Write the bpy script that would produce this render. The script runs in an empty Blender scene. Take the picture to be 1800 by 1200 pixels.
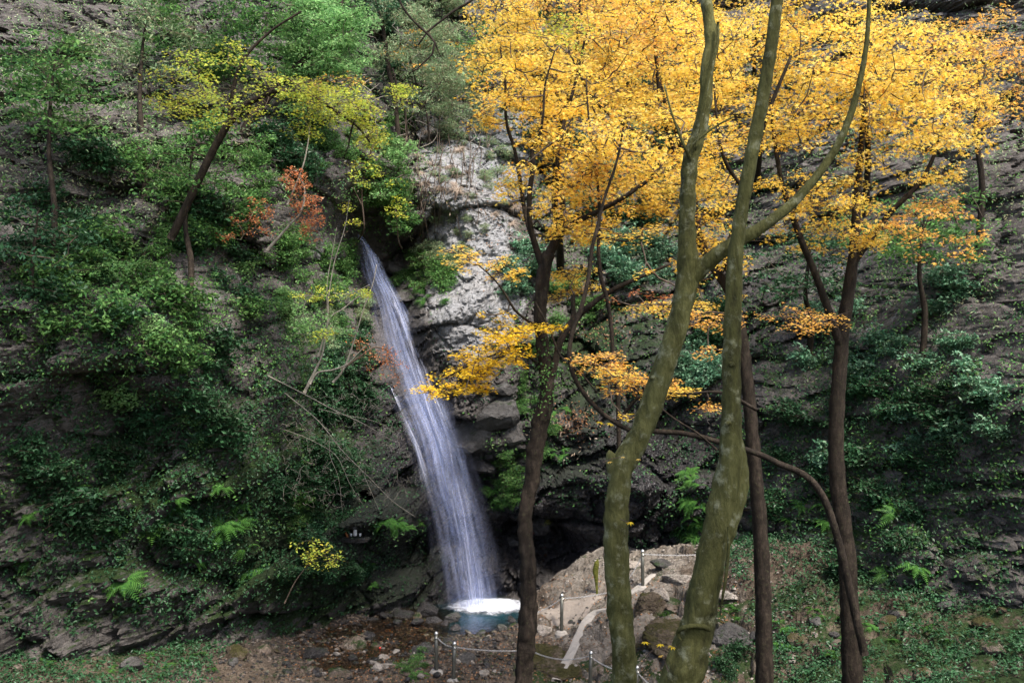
import bpy, math, random
import numpy as np
from mathutils import Vector, Matrix, Euler

# ------------------------------------------------------------------ camera, world, sun
S = bpy.context.scene
COL = S.collection
CZ = 7.3            # eye height above the pool
FPX = 1648.0        # focal length in pixels of the 1800 px wide photograph
cam_d = bpy.data.cameras.new("camera"); cam = bpy.data.objects.new("camera", cam_d); COL.objects.link(cam)
cam_d.sensor_width = 36; cam_d.lens = FPX / 1800 * 36; cam_d.clip_end = 400; cam_d.clip_start = 0.05
cam.location = (0, 0, CZ); cam.rotation_euler = (math.radians(90), 0, 0)
S.camera = cam
SUN_EL, SUN_ROT = math.radians(57), math.radians(146)
w = bpy.data.worlds.new("World"); S.world = w; w.use_nodes = True
nt = w.node_tree; sk = nt.nodes.new("ShaderNodeTexSky"); sk.sky_type = 'NISHITA'; sk.sun_disc = False
sk.sun_elevation = SUN_EL; sk.sun_rotation = SUN_ROT; sk.dust_density = 3.0; sk.ozone_density = 1.0
nt.links.new(sk.outputs[0], nt.nodes["Background"].inputs[0]); nt.nodes["Background"].inputs[1].default_value = 0.15
sd = bpy.data.lights.new("sun", 'SUN'); sun = bpy.data.objects.new("sun", sd); COL.objects.link(sun)
sd.energy = 3.6; sd.angle = math.radians(9); sd.color = (1.0, 0.93, 0.85)
to_sun = Vector((math.sin(SUN_ROT) * math.cos(SUN_EL), math.cos(SUN_ROT) * math.cos(SUN_EL), math.sin(SUN_EL)))
sun.rotation_euler = to_sun.to_track_quat('Z', 'Y').to_euler(); sun.location = (0, 0, 60)
S.view_settings.view_transform = 'Standard'; S.view_settings.look = 'None'
S.view_settings.exposure = 1.25; S.view_settings.gamma = 1.0; S.view_settings.use_curve_mapping = False
S.cycles.max_bounces = 6; S.cycles.diffuse_bounces = 3; S.cycles.glossy_bounces = 2
S.cycles.transmission_bounces = 4; S.cycles.transparent_max_bounces = 10; S.cycles.caustics_reflective = False
S.cycles.use_denoising = True

rng = np.random.default_rng(7)
R = random.Random(11)

def P(px, py, d):
    """a point of the place seen at photo pixel (px,py), d metres ahead of the camera"""
    return np.array([(px - 900) / FPX * d, d, CZ - (py - 600) / FPX * d])

# ------------------------------------------------------------------ numpy noise
_perm = np.random.default_rng(3).permutation(512)
_perm = np.concatenate([_perm, _perm, _perm]) % 512
_grad = np.random.default_rng(5).normal(size=(512, 3)); _grad /= np.linalg.norm(_grad, axis=1)[:, None]
def _h(i, j, k): return _perm[(_perm[(_perm[i & 511] + j) & 511] + k) & 511]
def perlin(p):
    i = np.floor(p).astype(np.int64); f = p - i; u = f * f * f * (f * (f * 6 - 15) + 10)
    out = 0
    for a in (0, 1):
        for b in (0, 1):
            for c in (0, 1):
                g = _grad[_h(i[..., 0] + a, i[..., 1] + b, i[..., 2] + c)]
                d = ((f - (a, b, c)) * g).sum(-1)
                wgt = (u[..., 0] if a else 1 - u[..., 0]) * (u[..., 1] if b else 1 - u[..., 1]) * (u[..., 2] if c else 1 - u[..., 2])
                out = out + d * wgt
    return out * 1.5
def fbm(p, o=4, gain=.5, ridged=False):
    a, s, t = 1.0, 1.0, 0
    for k in range(o):
        n = perlin(p * s + k * 17.3)
        t = t + a * ((1 - 2 * np.abs(n)) if ridged else n); a *= gain; s *= 2.03
    return t
def cells(u, v, seed=0):
    """jittered-cell blocks: nearest distance, second distance, cell hash, offset in the cell"""
    iu = np.floor(u).astype(np.int64); iv = np.floor(v).astype(np.int64)
    d1 = np.full(u.shape, 9.); d2 = np.full(u.shape, 9.); idc = np.zeros(u.shape, np.int64); ox = np.zeros(u.shape); oy = np.zeros(u.shape)
    for a in (-1, 0, 1):
        for b in (-1, 0, 1):
            hh = _h(iu + a + seed, iv + b + 3 * seed, np.full(u.shape, seed, np.int64))
            cx = iu + a + .5 + (_grad[hh][..., 0]) * .45; cy = iv + b + .5 + (_grad[hh][..., 1]) * .45
            dx = u - cx; dy = v - cy; d = np.sqrt(dx * dx + dy * dy)
            m = d < d1
            d2 = np.where(m, d1, np.minimum(d2, d)); idc = np.where(m, hh, idc); ox = np.where(m, dx, ox); oy = np.where(m, dy, oy)
            d1 = np.where(m, d, d1)
    return d1, d2, idc, ox, oy
def facets(u, v, seed, amp, tilt, crack):
    """angular broken rock: each block is stepped and tilted, joints recessed"""
    d1, d2, idc, ox, oy = cells(u, v, seed)
    g = _grad[idc]
    return amp * g[..., 2] + tilt * (g[..., 0] * ox + g[..., 1] * oy) + crack * np.clip(1 - (d2 - d1) / .12, 0, 1)

def rbf(pts, vals, c):
    pts = np.asarray(pts, float); vals = np.asarray(vals, float)
    r = lambda a, b: np.sqrt(((a[:, None] - b[None]) ** 2).sum(-1) + c * c)
    A = r(pts, pts); n = len(pts); Q = np.c_[pts, np.ones(n)]
    M = np.block([[A + np.eye(n) * -0.02, Q], [Q.T, np.zeros((3, 3))]])
    sol = np.linalg.solve(M, np.r_[vals, 0, 0, 0])
    def f(q):
        q = np.asarray(q, float); sh = q.shape[:-1]; q = q.reshape(-1, 2); out = np.empty(len(q))
        for s in range(0, len(q), 40000):
            b = q[s:s + 40000]; out[s:s + 40000] = r(b, pts) @ sol[:n] + b @ sol[n:n + 2] + sol[n + 2]
        return out.reshape(sh)
    return f

# ------------------------------------------------------------------ mesh + object helpers
def mesh_np(name, verts, faces, mat=None, smooth=False, attrs=None, uv=None):
    """faces: int array (M,k), or a list of such arrays with different k"""
    fl = faces if isinstance(faces, list) else [faces]
    me = bpy.data.meshes.new(name)
    verts = np.asarray(verts, np.float32); me.vertices.add(len(verts)); me.vertices.foreach_set("co", verts.ravel())
    li = np.concatenate([f.ravel() for f in fl]).astype(np.int32)
    tot = np.concatenate([np.full(len(f), f.shape[1]) for f in fl]).astype(np.int32)
    st = np.r_[0, np.cumsum(tot)[:-1]].astype(np.int32)
    me.loops.add(len(li)); me.loops.foreach_set("vertex_index", li)
    me.polygons.add(len(tot)); me.polygons.foreach_set("loop_start", st); me.polygons.foreach_set("loop_total", tot)
    me.polygons.foreach_set("use_smooth", np.full(len(tot), smooth))
    me.update(calc_edges=True)
    for k, v in (attrs or {}).items():
        a = me.attributes.new(k, 'FLOAT', 'POINT'); a.data.foreach_set("value", np.asarray(v, np.float32).ravel())
    if uv is not None:
        l = me.uv_layers.new(name="UVMap"); l.data.foreach_set("uv", np.asarray(uv, np.float32)[li].ravel())
    if mat: me.materials.append(mat)
    return me
def link(name, me, parent=None, loc=(0, 0, 0)):
    o = bpy.data.objects.new(name, me); COL.objects.link(o); o.location = loc
    if parent is not None: o.parent = parent
    return o
def tag(o, label=None, cat=None, group=None, kind=None):
    if label: o['label'] = label
    if cat: o['category'] = cat
    if group: o['group'] = group
    if kind: o['kind'] = kind
    return o
def thing(name, loc, label, cat, group=None):
    o = bpy.data.objects.new(name, None); o.empty_display_size = .2; COL.objects.link(o); o.location = tuple(float(v) for v in loc)
    return tag(o, label, cat, group)
def grid_faces(nu, nv, closed=False):
    """rows of nu vertices, nv rows; closed wraps the nu direction"""
    i = np.arange(nv - 1)[:, None] * nu; a = np.arange(nu if closed else nu - 1)[None]; b = (a + 1) % nu
    return np.stack([i + a, i + b, i + nu + b, i + nu + a], -1).reshape(-1, 4)

def crom(pts, step):
    """smooth curve through control points (rows of any width), resampled about every step"""
    p = np.asarray(pts, float)
    if len(p) < 3:
        n = max(2, int(np.linalg.norm(p[-1, :3] - p[0, :3]) / step) + 1); t = np.linspace(0, 1, n)[:, None]; return p[0] * (1 - t) + p[-1] * t
    q = np.vstack([2 * p[0] - p[1], p, 2 * p[-1] - p[-2]]); out = []
    for i in range(1, len(q) - 2):
        n = max(1, int(np.linalg.norm(q[i + 1, :3] - q[i, :3]) / step)); t = (np.arange(n) / n)[:, None]
        a, b, c, d = q[i - 1], q[i], q[i + 1], q[i + 2]
        out.append(.5 * ((2 * b) + (c - a) * t + (2 * a - 5 * b + 4 * c - d) * t ** 2 + (3 * b - a - 3 * c + d) * t ** 3))
    out.append(p[-1][None]); return np.vstack(out)
class Tubes:
    def __init__(s): s.v = []; s.f = []; s.tri = []; s.n = 0
    def add(s, pts, rad, sides=6, lump=0., cap=True, seed=0.):
        pts = np.asarray(pts, float); rad = np.broadcast_to(np.asarray(rad, float), (len(pts),))
        t = np.gradient(pts, axis=0); t /= np.linalg.norm(t, axis=1)[:, None] + 1e-9
        ref = np.array([0, 1, 0.]) if abs(t[0][1]) < .9 else np.array([1, 0, 0.])
        N = np.empty_like(pts); n = ref - t[0] * (ref @ t[0])
        for i in range(len(pts)):
            n = n - t[i] * (n @ t[i]); n /= np.linalg.norm(n) + 1e-9; N[i] = n
        B = np.cross(t, N); a = np.linspace(0, 2 * np.pi, sides, endpoint=False)
        dirs = N[:, None] * np.cos(a)[None, :, None] + B[:, None] * np.sin(a)[None, :, None]
        rr = rad[:, None] * np.ones(sides)
        if lump:
            q = pts[:, None] + dirs * rad[:, None, None]
            rr = rr * (1 + lump * fbm(q * (.75 / np.maximum(rad.mean(), .012)) + seed, 3)[...])
        v = (pts[:, None] + dirs * rr[..., None]).reshape(-1, 3)
        s.f.append(grid_faces(sides, len(pts), True) + s.n); s.v.append(v); k = s.n; s.n += len(v)
        if cap:
            for row, pt in ((0, pts[0]), (len(pts) - 1, pts[-1])):
                s.v.append(pt[None]); c = s.n; s.n += 1; b = k + row * sides; i = np.arange(sides)
                s.tri.append(np.stack([b + i, b + (i + 1) % sides, np.full(sides, c)], -1))
    def mesh(s, name, mat, origin=(0, 0, 0)):
        fl = [np.vstack(s.f)] + ([np.vstack(s.tri)] if s.tri else [])
        return mesh_np(name, np.vstack(s.v) - np.asarray(origin), fl, mat, smooth=True)

# leaf templates: (verts (k,3) with x across, y along the leaf, z up), faces
def star_leaf(n, spread, inner=.36):
    v = [(0, 0, .0)]; 
    for i in range(n):
        a = math.radians(90 + spread * (i / (n - 1) - .5)); l = 1.0 - .3 * abs(i / (n - 1) - .5) * 2
        v.append((math.cos(a) * l, math.sin(a) * l, -.22 * l))
    na = []
    for i in range(n + 1):
        a = math.radians(90 + spread * ((i - .5) / (n - 1) - .5)); l = inner * (.7 if i in (0, n) else 1); v.append((math.cos(a) * l, math.sin(a) * l, .02))
    v = np.array(v) * .62
    f = np.array([(0, 1 + n + i, 1 + i, 2 + n + i) for i in range(n)])
    v[:, 1] -= .12
    return v, f
MAPLE5 = star_leaf(5, 250); MAPLE7 = star_leaf(7, 285, .42)
MAPLE3 = star_leaf(3, 170, .38)
OVAL = (np.array([(0, -.5, 0), (.26, -.05, .08), (0, .5, -.06), (-.26, -.05, .08)]), np.array([(0, 1, 2, 3)]))
LANCE = (np.array([(0, -.5, 0), (.15, -.1, .04), (0, .55, -.1), (-.15, -.1, .04)]), np.array([(0, 1, 2, 3)]))
def leaves(cen, nrm, size, tpl, g=rng, yaw=None):
    """one mesh worth of leaves: centres, normals, sizes -> verts, faces"""
    n = len(cen); nrm = nrm / (np.linalg.norm(nrm, axis=1)[:, None] + 1e-9)
    r = g.normal(size=(n, 3)) if yaw is None else yaw
    x = np.cross(r, nrm); x /= np.linalg.norm(x, axis=1)[:, None] + 1e-9; y = np.cross(nrm, x)
    tv, tf = tpl; sz = np.broadcast_to(size, (n,))[:, None, None]
    v = cen[:, None] + sz * (tv[None, :, :1] * x[:, None] + tv[None, :, 1:2] * y[:, None] + tv[None, :, 2:] * nrm[:, None])
    f = tf[None] + (np.arange(n) * len(tv))[:, None, None]
    return v.reshape(-1, 3), f.reshape(-1, tf.shape[1])

# ------------------------------------------------------------------ materials
class NT:
    def __init__(s, name):
        s.m = bpy.data.materials.new(name); s.m.use_nodes = True; s.t = s.m.node_tree; s.b = s.t.nodes["Principled BSDF"]; s.out = s.t.nodes["Material Output"]
    def n(s, typ, **kw):
        x = s.t.nodes.new("ShaderNode" + typ)
        for k, v in kw.items(): setattr(x, k, v)
        return x
    def l(s, a, b): s.t.links.new(a, b)
    def noise(s, vec, scale, detail=6, rough=.6, dist=0.):
        x = s.n("TexNoise"); x.inputs["Scale"].default_value = scale; x.inputs["Detail"].default_value = detail
        x.inputs["Roughness"].default_value = rough; x.inputs["Distortion"].default_value = dist
        if vec is not None: s.l(vec, x.inputs["Vector"])
        return x.outputs["Fac"]
    def ramp(s, fac, stops):
        x = s.n("ValToRGB"); e = x.color_ramp.elements
        while len(e) < len(stops): e.new(.5)
        for el, (p, c) in zip(e, stops): el.position = p; el.color = (*c, 1) if len(c) == 3 else c
        s.l(fac, x.inputs[0]); return x.outputs[0]
    def mix(s, fac, a, b, mode='MIX'):
        x = s.n("Mix", data_type='RGBA', blend_type=mode)
        for v, k in ((fac, 0), (a, 6), (b, 7)):
            if isinstance(v, (int, float)): x.inputs[k].default_value = v
            elif isinstance(v, tuple): x.inputs[k].default_value = (*v, 1)
            else: s.l(v, x.inputs[k])
        return x.outputs[2]
    def math(s, op, a, b=None, c=None, clamp=False):
        x = s.n("Math", operation=op, use_clamp=clamp)
        for i, v in enumerate((a, b, c)):
            if v is None: continue
            if isinstance(v, (int, float)): x.inputs[i].default_value = v
            else: s.l(v, x.inputs[i])
        return x.outputs[0]
    def attr(s, name): x = s.n("Attribute", attribute_name=name); return x.outputs["Fac"]
    def coord(s, scale=None, rot=None):
        g = s.n("NewGeometry").outputs["Position"] if scale == 'world' else s.n("TexCoord").outputs["Object"]
        if isinstance(scale, tuple):
            m = s.n("Mapping"); m.inputs["Scale"].default_value = scale
            if rot: m.inputs["Rotation"].default_value = rot
            s.l(g, m.inputs[0]); return m.outputs[0]
        return g
    def bump(s, h, dist, strength=1., prev=None):
        x = s.n("Bump"); x.inputs["Distance"].default_value = dist; x.inputs["Strength"].default_value = strength; s.l(h, x.inputs["Height"])
        if prev is not None: s.l(prev, x.inputs["Normal"])
        return x.outputs[0]
    def set(s, **kw):
        for k, v in kw.items():
            i = s.b.inputs[k.replace('_', ' ')]
            if isinstance(v, (int, float)): i.default_value = v
            elif isinstance(v, tuple): i.default_value = (*v, 1)
            else: s.l(v, i)
        return s.m
def smooth(s, fac, lo, hi):
    x = s.n("MapRange", interpolation_type='SMOOTHSTEP'); x.inputs[1].default_value = lo; x.inputs[2].default_value = hi; s.l(fac, x.inputs[0]); return x.outputs[0]

def rock_material(name, dark=(.028, .026, .025), mid=(.11, .1, .093), pale=(.36, .365, .375), use_attr=True, moss_amt=.5, pale_amt=.2, wet_amt=0., moss_cols=((.012, .024, .01), (.045, .075, .022))):
    s = NT(name); c = s.coord('world')
    mp = s.n("Mapping"); mp.inputs["Rotation"].default_value = (0, .45, 0); mp.inputs["Scale"].default_value = (1, 1, 1.5); s.l(c, mp.inputs[0]); cs = mp.outputs[0]
    n1 = s.noise(cs, .9, 9, .62, .6); n2 = s.noise(c, 5., 8, .7, .3); n3 = s.noise(cs, 22, 6, .7)
    base = s.ramp(s.math('ADD', s.math('MULTIPLY', n1, .6), s.math('MULTIPLY', n2, .4)), [(.33, dark), (.5, mid), (.68, tuple(m * 1.7 for m in mid))])
    vo = s.n("TexVoronoi", feature='DISTANCE_TO_EDGE'); vo.inputs["Scale"].default_value = 2.3
    wv = s.n("Vector" + "Math", operation='ADD'); s.l(cs, wv.inputs[0])
    nn = s.n("TexNoise"); nn.inputs["Scale"].default_value = 2.; nn.inputs["Detail"].default_value = 5; s.l(c, nn.inputs["Vector"]); s.l(nn.outputs["Color"], wv.inputs[1]); s.l(wv.outputs[0], vo.inputs["Vector"])
    crack = smooth(s, vo.outputs["Distance"], 0.0, .035)
    A_p = s.attr("pale") if use_attr else s.math('ADD', pale_amt, 0.)
    A_wet_shade = s.attr("wet") if use_attr else s.math('ADD', wet_amt, 0.)
    A_m = s.attr("moss") if use_attr else s.math('ADD', moss_amt, 0.)
    # dry weathered patches
    pl = s.ramp(s.noise(c, 9, 8, .75), [(.3, tuple(v * .42 for v in pale)), (.52, tuple(v * .8 for v in pale)), (.7, pale)])
    warm = s.mix(smooth(s, s.noise(c, 1.3, 4), .45, .65), pl, s.mix(1., pl, (.98, .95, .92), 'MULTIPLY'))
    pm = smooth(s, s.math('ADD', s.math('MULTIPLY', A_p, .75), s.math('MULTIPLY', s.math('SUBTRACT', s.noise(c, 2.2, 8, .7, .4), .5), 1.3)), .22, .5)
    col = s.mix(pm, base, warm)
    col = s.mix(s.math('MULTIPLY', s.math('SUBTRACT', 1., crack), .55), col, tuple(d * .6 for d in dark))
    # moss on ledges and in patches
    gn = s.n("NewGeometry").outputs["Normal"]; sx = s.n("SeparateXYZ"); s.l(gn, sx.inputs[0])
    mfac = s.math('ADD', s.math('MULTIPLY', sx.outputs[2], .55), s.math('MULTIPLY', s.math('SUBTRACT', s.noise(c, 1.6, 8, .72), .5), 2.2))
    mm = s.math('MULTIPLY', smooth(s, s.noise(c, 8, 6, .75), .36, .52), .001) if False else smooth(s, s.math('ADD', s.math('ADD', mfac, s.math('MULTIPLY', s.math('SUBTRACT', s.noise(c, 7, 7, .75), .5), 1.4)), s.math('SUBTRACT', s.math('MULTIPLY', A_m, 1.3), .75)), -.05, .35)
    mc = s.ramp(s.noise(c, 14, 6, .8), [(.3, moss_cols[0]), (.55, tuple((a + b) / 2 for a, b in zip(*moss_cols))), (.75, moss_cols[1])])
    col = s.mix(mm, col, mc)
    col = s.mix(A_wet_shade, col, s.mix(1., col, (.24, .24, .27), 'MULTIPLY'))  # wet tint; on the cliff it also paints in shade
    rr = s.math('SUBTRACT', .88, s.math('MULTIPLY', A_wet_shade, s.math('ADD', .32, s.math('MULTIPLY', n2, .6))))
    rr = s.math('MAXIMUM', rr, s.math('MULTIPLY', mm, .85))
    b = s.bump(n1, .35, .8); b = s.bump(n2, .14, .9, b); b = s.bump(crack, .03, .6, b); b = s.bump(n3, .03, .9, b)
    fl = s.noise(c, 70, 3, .7); b = s.bump(fl, .012, .8, b)
    s.l(s.math('ADD', .12, s.math('MULTIPLY', A_wet_shade, .45)), s.b.inputs['Specular IOR Level']); return s.set(Base_Color=col, Roughness=rr, Normal=b)
M = {}
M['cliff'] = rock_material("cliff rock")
M['ground'] = rock_material("gorge floor", dark=(.04, .026, .018), mid=(.105, .082, .062), pale=(.27, .24, .205))
M['boulder_wet'] = rock_material("wet dark boulder", use_attr=False, moss_amt=.25, pale_amt=0., wet_amt=.85)
M['boulder'] = rock_material("brown boulder", dark=(.06, .045, .035), mid=(.16, .125, .1), pale=(.38, .34, .3), use_attr=False, moss_amt=.3, pale_amt=.35)
M['boulder_pale'] = rock_material("pale boulder", dark=(.09, .075, .06), mid=(.22, .19, .16), pale=(.42, .38, .34), use_attr=False, moss_amt=.12, pale_amt=.6)
M['boulder_moss'] = rock_material("mossy boulder", dark=(.045, .035, .026), mid=(.12, .095, .07), pale=(.3, .26, .2), use_attr=False, moss_amt=.42, pale_amt=.25, moss_cols=((.025, .026, .01), (.085, .075, .03)))
M['boulder_dark'] = rock_material("dark grey block", dark=(.03, .028, .027), mid=(.1, .095, .09), pale=(.33, .32, .31), use_attr=False, moss_amt=.2, pale_amt=.22, wet_amt=.25)

def leaf_material(name, cols, trans=.45, rough=.5, spec=.12, low=None):
    s = NT(name); g = s.n("NewGeometry"); ri = g.outputs["Random Per Island"]
    k = len(cols); col = s.ramp(ri, [((i + .5) / k, c) for i, c in enumerate(cols)])
    pn = s.noise(g.outputs["Position"], .8, 3)
    col = s.mix(1., col, s.ramp(pn, [(.28, (.62, .56, .5)), (.5, (.95, .95, .95)), (.72, (1.12, 1.14, 1.2))]), 'MULTIPLY')
    s.set(Base_Color=col, Roughness=rough); s.b.inputs["Specular IOR Level"].default_value = spec
    tr = s.n("BsdfTranslucent"); s.l(col, tr.inputs[0]); mx = s.n("MixShader"); mx.inputs[0].default_value = trans
    s.l(s.b.outputs[0], mx.inputs[1]); s.l(tr.outputs[0], mx.inputs[2]); s.l(mx.outputs[0], s.out.inputs[0]); return s.m
M['yellow'] = leaf_material("golden maple leaves", [(.88, .56, .07), (.9, .66, .1), (.93, .73, .16), (.9, .64, .09), (.94, .8, .28), (.84, .42, .07), (.9, .7, .14)], .58)
M['yellow_clear'] = leaf_material("clear yellow maple leaves", [(.82, .54, .03), (.86, .64, .06), (.82, .6, .04), (.78, .48, .03)], .5)
M['amber'] = leaf_material("amber maple leaves", [(.82, .42, .08), (.87, .54, .1), (.9, .62, .16), (.78, .42, .14)], .5)
M['peach'] = leaf_material("orange brown leaves", [(.5, .16, .06), (.62, .25, .1), (.55, .3, .15), (.35, .1, .05)], .4)
M['lime'] = leaf_material("yellow green leaves", [(.5, .58, .08), (.62, .64, .1), (.42, .54, .09), (.7, .58, .08), (.34, .48, .1)], .45)
M['bright'] = leaf_material("bright green leaves", [(.17, .36, .11), (.25, .46, .16), (.34, .54, .22), (.13, .28, .1)], .45)
M['green'] = leaf_material("mid green leaves", [(.07, .18, .05), (.11, .25, .06), (.17, .31, .09), (.05, .12, .045)], .35)
M['greygreen'] = leaf_material("grey green leaves", [(.2, .32, .15), (.29, .41, .21), (.14, .24, .12), (.38, .45, .26), (.32, .3, .18)], .3)
M['dark'] = leaf_material("dark evergreen leaves", [(.02, .06, .025), (.03, .09, .035), (.045, .12, .05), (.02, .05, .02)], .2, .42, .22)
M['teal'] = leaf_material("bluish green evergreen leaves", [(.07, .19, .1), (.12, .27, .14), (.2, .34, .21), (.05, .12, .07)], .25, .4, .3)
M['fern'] = leaf_material("fern fronds", [(.06, .17, .03), (.1, .24, .05), (.04, .12, .03)], .35)
M['drygrass'] = leaf_material("dry grass", [(.32, .25, .18), (.42, .35, .28), (.22, .16, .12), (.5, .43, .36)], .3, .8, .1)
M['litter'] = leaf_material("fallen leaves", [(.2, .1, .055), (.3, .17, .1), (.13, .065, .04), (.38, .25, .16), (.34, .15, .05)], .15, .8, .1)

def bark_material(name, dark, mid, light, lichen=(.3, .32, .22), lich=.5, scale=1., bands=0.):
    s = NT(name); c = s.coord('world')
    m = s.n("Mapping"); m.inputs["Scale"].default_value = (1, 1, .35); s.l(c, m.inputs[0]); v = m.outputs[0]
    n1 = s.noise(v, 5 * scale, 8, .65, .5); n2 = s.noise(v, 38 * scale, 6, .7); n3 = s.noise(c, 9 * scale, 6, .7)
    col = s.ramp(s.math('ADD', s.math('MULTIPLY', n1, .65), s.math('MULTIPLY', n2, .35)), [(.34, dark), (.5, mid), (.66, light)])
    lm = s.math('MULTIPLY', smooth(s, n3, .52, .72), lich); col = s.mix(lm, col, lichen)
    b = s.bump(n1, .05 / scale, .9); b = s.bump(n2, .007 / scale, 1., b); b = s.bump(n3, .014, .7, b)
    if False:
        wv = s.n("TexWave", bands_direction='Z'); wv.inputs["Scale"].default_value = 9; wv.inputs["Distortion"].default_value = 7; wv.inputs["Detail"].default_value = 4; s.l(c, wv.inputs[0])
        b = s.bump(wv.outputs["Fac"], .006, bands, b)
        col = s.mix(s.math('MULTIPLY', smooth(s, wv.outputs["Fac"], .55, 1.), .25), col, dark)
    s.b.inputs['Specular IOR Level'].default_value = .12; return s.set(Base_Color=col, Roughness=.85, Normal=b)
M['bark_green'] = bark_material("olive mossy smooth bark", (.022, .022, .008), (.07, .068, .022), (.14, .135, .05), (.27, .27, .17), .75, .9, .5)
M['bark_dark'] = bark_material("dark brown maple bark", (.006, .0046, .0036), (.018, .0135, .01), (.048, .036, .027), (.07, .07, .035), .4, 2.2)
M['bark_twig'] = bark_material("thin twig bark", (.03, .022, .016), (.075, .055, .042), (.13, .1, .08), lich=.1, scale=3)
M['bark_pale'] = bark_material("pale grey bark", (.09, .08, .065), (.2, .18, .15), (.33, .3, .26), (.22, .25, .13), .4, 2)
M['scar'] = bark_material("bare wood scar", (.08, .07, .04), (.2, .18, .11), (.32, .29, .2), lich=.2, scale=2)

def plain(name, col, rough=.6, metal=0., var=.25, scale=20, bump=.004):
    s = NT(name); c = s.coord(); n = s.noise(c, scale, 6, .65); a = s.mix(n, tuple(v * (1 - var) for v in col), tuple(min(1, v * (1 + var)) for v in col))
    return s.set(Base_Color=a, Roughness=s.math('ADD', rough - .1, s.math('MULTIPLY', n, .2)), Metallic=metal, Normal=s.bump(n, bump, .6))
M['post'] = plain("weathered metal post", (.1, .1, .085), .42, .5, .35, 14)
M['steel'] = plain("bright steel", (.6, .6, .58), .3, .9)
M['chain'] = plain("pale chain", (.42, .42, .42), .4, .5, .15, 40)
M['concrete'] = plain("pale concrete", (.27, .25, .225), .9, 0, .3, 9, .01)
M['white'] = plain("white ceramic", (.8, .8, .8), .3)
M['wood'] = plain("orange brown wood", (.36, .13, .04), .6, 0, .3, 30)
M['stump'] = rock_material("moss covered wood", dark=(.06, .06, .02), mid=(.12, .11, .04), pale=(.3, .28, .1), use_attr=False, moss_amt=.8, pale_amt=.0, moss_cols=((.05, .06, .01), (.2, .2, .04)))
M['red'] = plain("red plastic", (.6, .04, .03), .4)

# ------------------------------------------------------------------ THE CLIFF  (y = F(x, z))
CC = [(500,0,31),(650,0,35),(800,0,37),(950,0,38),(1100,0,39),(1300,0,38),(200,-300,40),(650,-300,45),(1000,-300,48),(1400,-300,48),(1800,-300,46),
 (500,200,26),(650,200,30),(750,250,31),(850,200,34),(1000,200,36),(1200,200,36),
 (500,400,24.5),(580,350,26.5),(632,415,29.3),(700,350,29),(800,350,28.5),(900,350,29.5),(1050,350,32.5),(1250,350,33),
 (500,600,23),(600,600,26),(665,560,28.4),(720,560,28.0),(790,550,27),(870,560,26.8),(950,550,28),(1100,550,29.5),(1250,550,28.5),
 (500,800,22.5),(620,780,24.8),(735,760,26.9),(800,760,27),(850,750,26),(950,750,26.5),(1050,750,26.8),(1200,750,26.3),
 (500,950,22.3),(600,950,23.3),(700,930,24.8),(790,930,26.9),(850,930,27),(940,900,26.2),(1050,880,25.6),(1180,870,25.2),(1300,850,24.8),
 (500,1110,22.8),(600,1080,24.6),(700,1058,26),(850,1060,27.2),(950,1050,26.6),(1050,1000,26.2),(1200,950,25.4),
 (200,0,28),(200,400,21),(200,800,19.5),(200,1150,19.5),(-200,600,16),(-200,0,24),(1500,0,34),(1500,400,28),(1500,800,22.8),(1500,1050,21.5),(1800,600,20),(2100,600,16.5),(2000,100,28)]
cp = np.array([P(*c) for c in CC]); Fbase = rbf(cp[:, [0, 2]], cp[:, 1], 1.2)
FALL = np.array([(630,415,29.1),(650,455,28.9),(668,500,28.6),(695,560,28.2),(712,620,27.9),(735,680,27.4),(760,760,26.9),(785,830,26.8),(800,900,26.7),(812,980,26.6),(825,1060,26.4)])
fallp = np.array([P(*f) for f in FALL])
def blob(xz, c, r):
    q = P(*c); return np.exp(-(((xz[..., 0] - q[0]) / r[0]) ** 2 + ((xz[..., 1] - q[2]) / r[1]) ** 2))
gx = np.r_[np.arange(-26, -15, .2), np.arange(-15, -8, .07), np.arange(-8, 8, .045), np.arange(8, 15, .07), np.arange(15, 26.1, .2)]
gz = np.r_[np.arange(-1.5, 19.5, .05), np.arange(19.5, 42, .2)]
XX, ZZ = np.meshgrid(gx, gz); XZ = np.stack([XX, ZZ], -1)
F = Fbase(XZ)
fx = np.interp(ZZ, fallp[::-1, 2], fallp[::-1, 0]); dist_fall = np.abs(XX - fx)
inz = (ZZ < fallp[0, 2] + .3)
calm = 1 - .85 * np.exp(-(dist_fall / .7) ** 2) * inz
P3 = np.stack([XX, F * .6, ZZ], -1)
warp = np.stack([fbm(P3 * .45 + 9, 2), fbm(P3 * .45 + 31, 2)], -1)
ca, sa = math.cos(.42), math.sin(.42)
U = (XX * ca + ZZ * sa) + warp[..., 0] * .35; V = (-XX * sa + ZZ * ca) + warp[..., 1] * .35
D = fbm(P3 * .28, 4) * 1.0
D += facets(U / 2.6, V / 1.5, 1, .42, .75, .35)
D += facets(U / 1.05, V / .55, 4, .15, .3, .14)
D += facets(U / .42, V / .26, 9, .06, .14, .06)
D += facets(U / .19, V / .13, 14, .025, .06, .02)
D += fbm(np.stack([U * 1.3, F, V * 2.2], -1), 5, .55, True) * -.05
D += fbm(P3 * 2.2, 4, .6) * .08
D += fbm(np.stack([U * 4, F, V * 9], -1), 3, .6) * .035
pz = np.exp(-((XX - P(830, 430, 28.5)[0]) / 1.9) ** 2 - ((ZZ - P(830, 430, 28.5)[2]) / 3.4) ** 2)
D = D * (1 - .66 * pz) + pz * (.13 * fbm(P3 * 3.1, 5, .62) + .07 * fbm(P3 * 2.2 + 7, 4, .6, True))
F = F + D * calm
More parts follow.
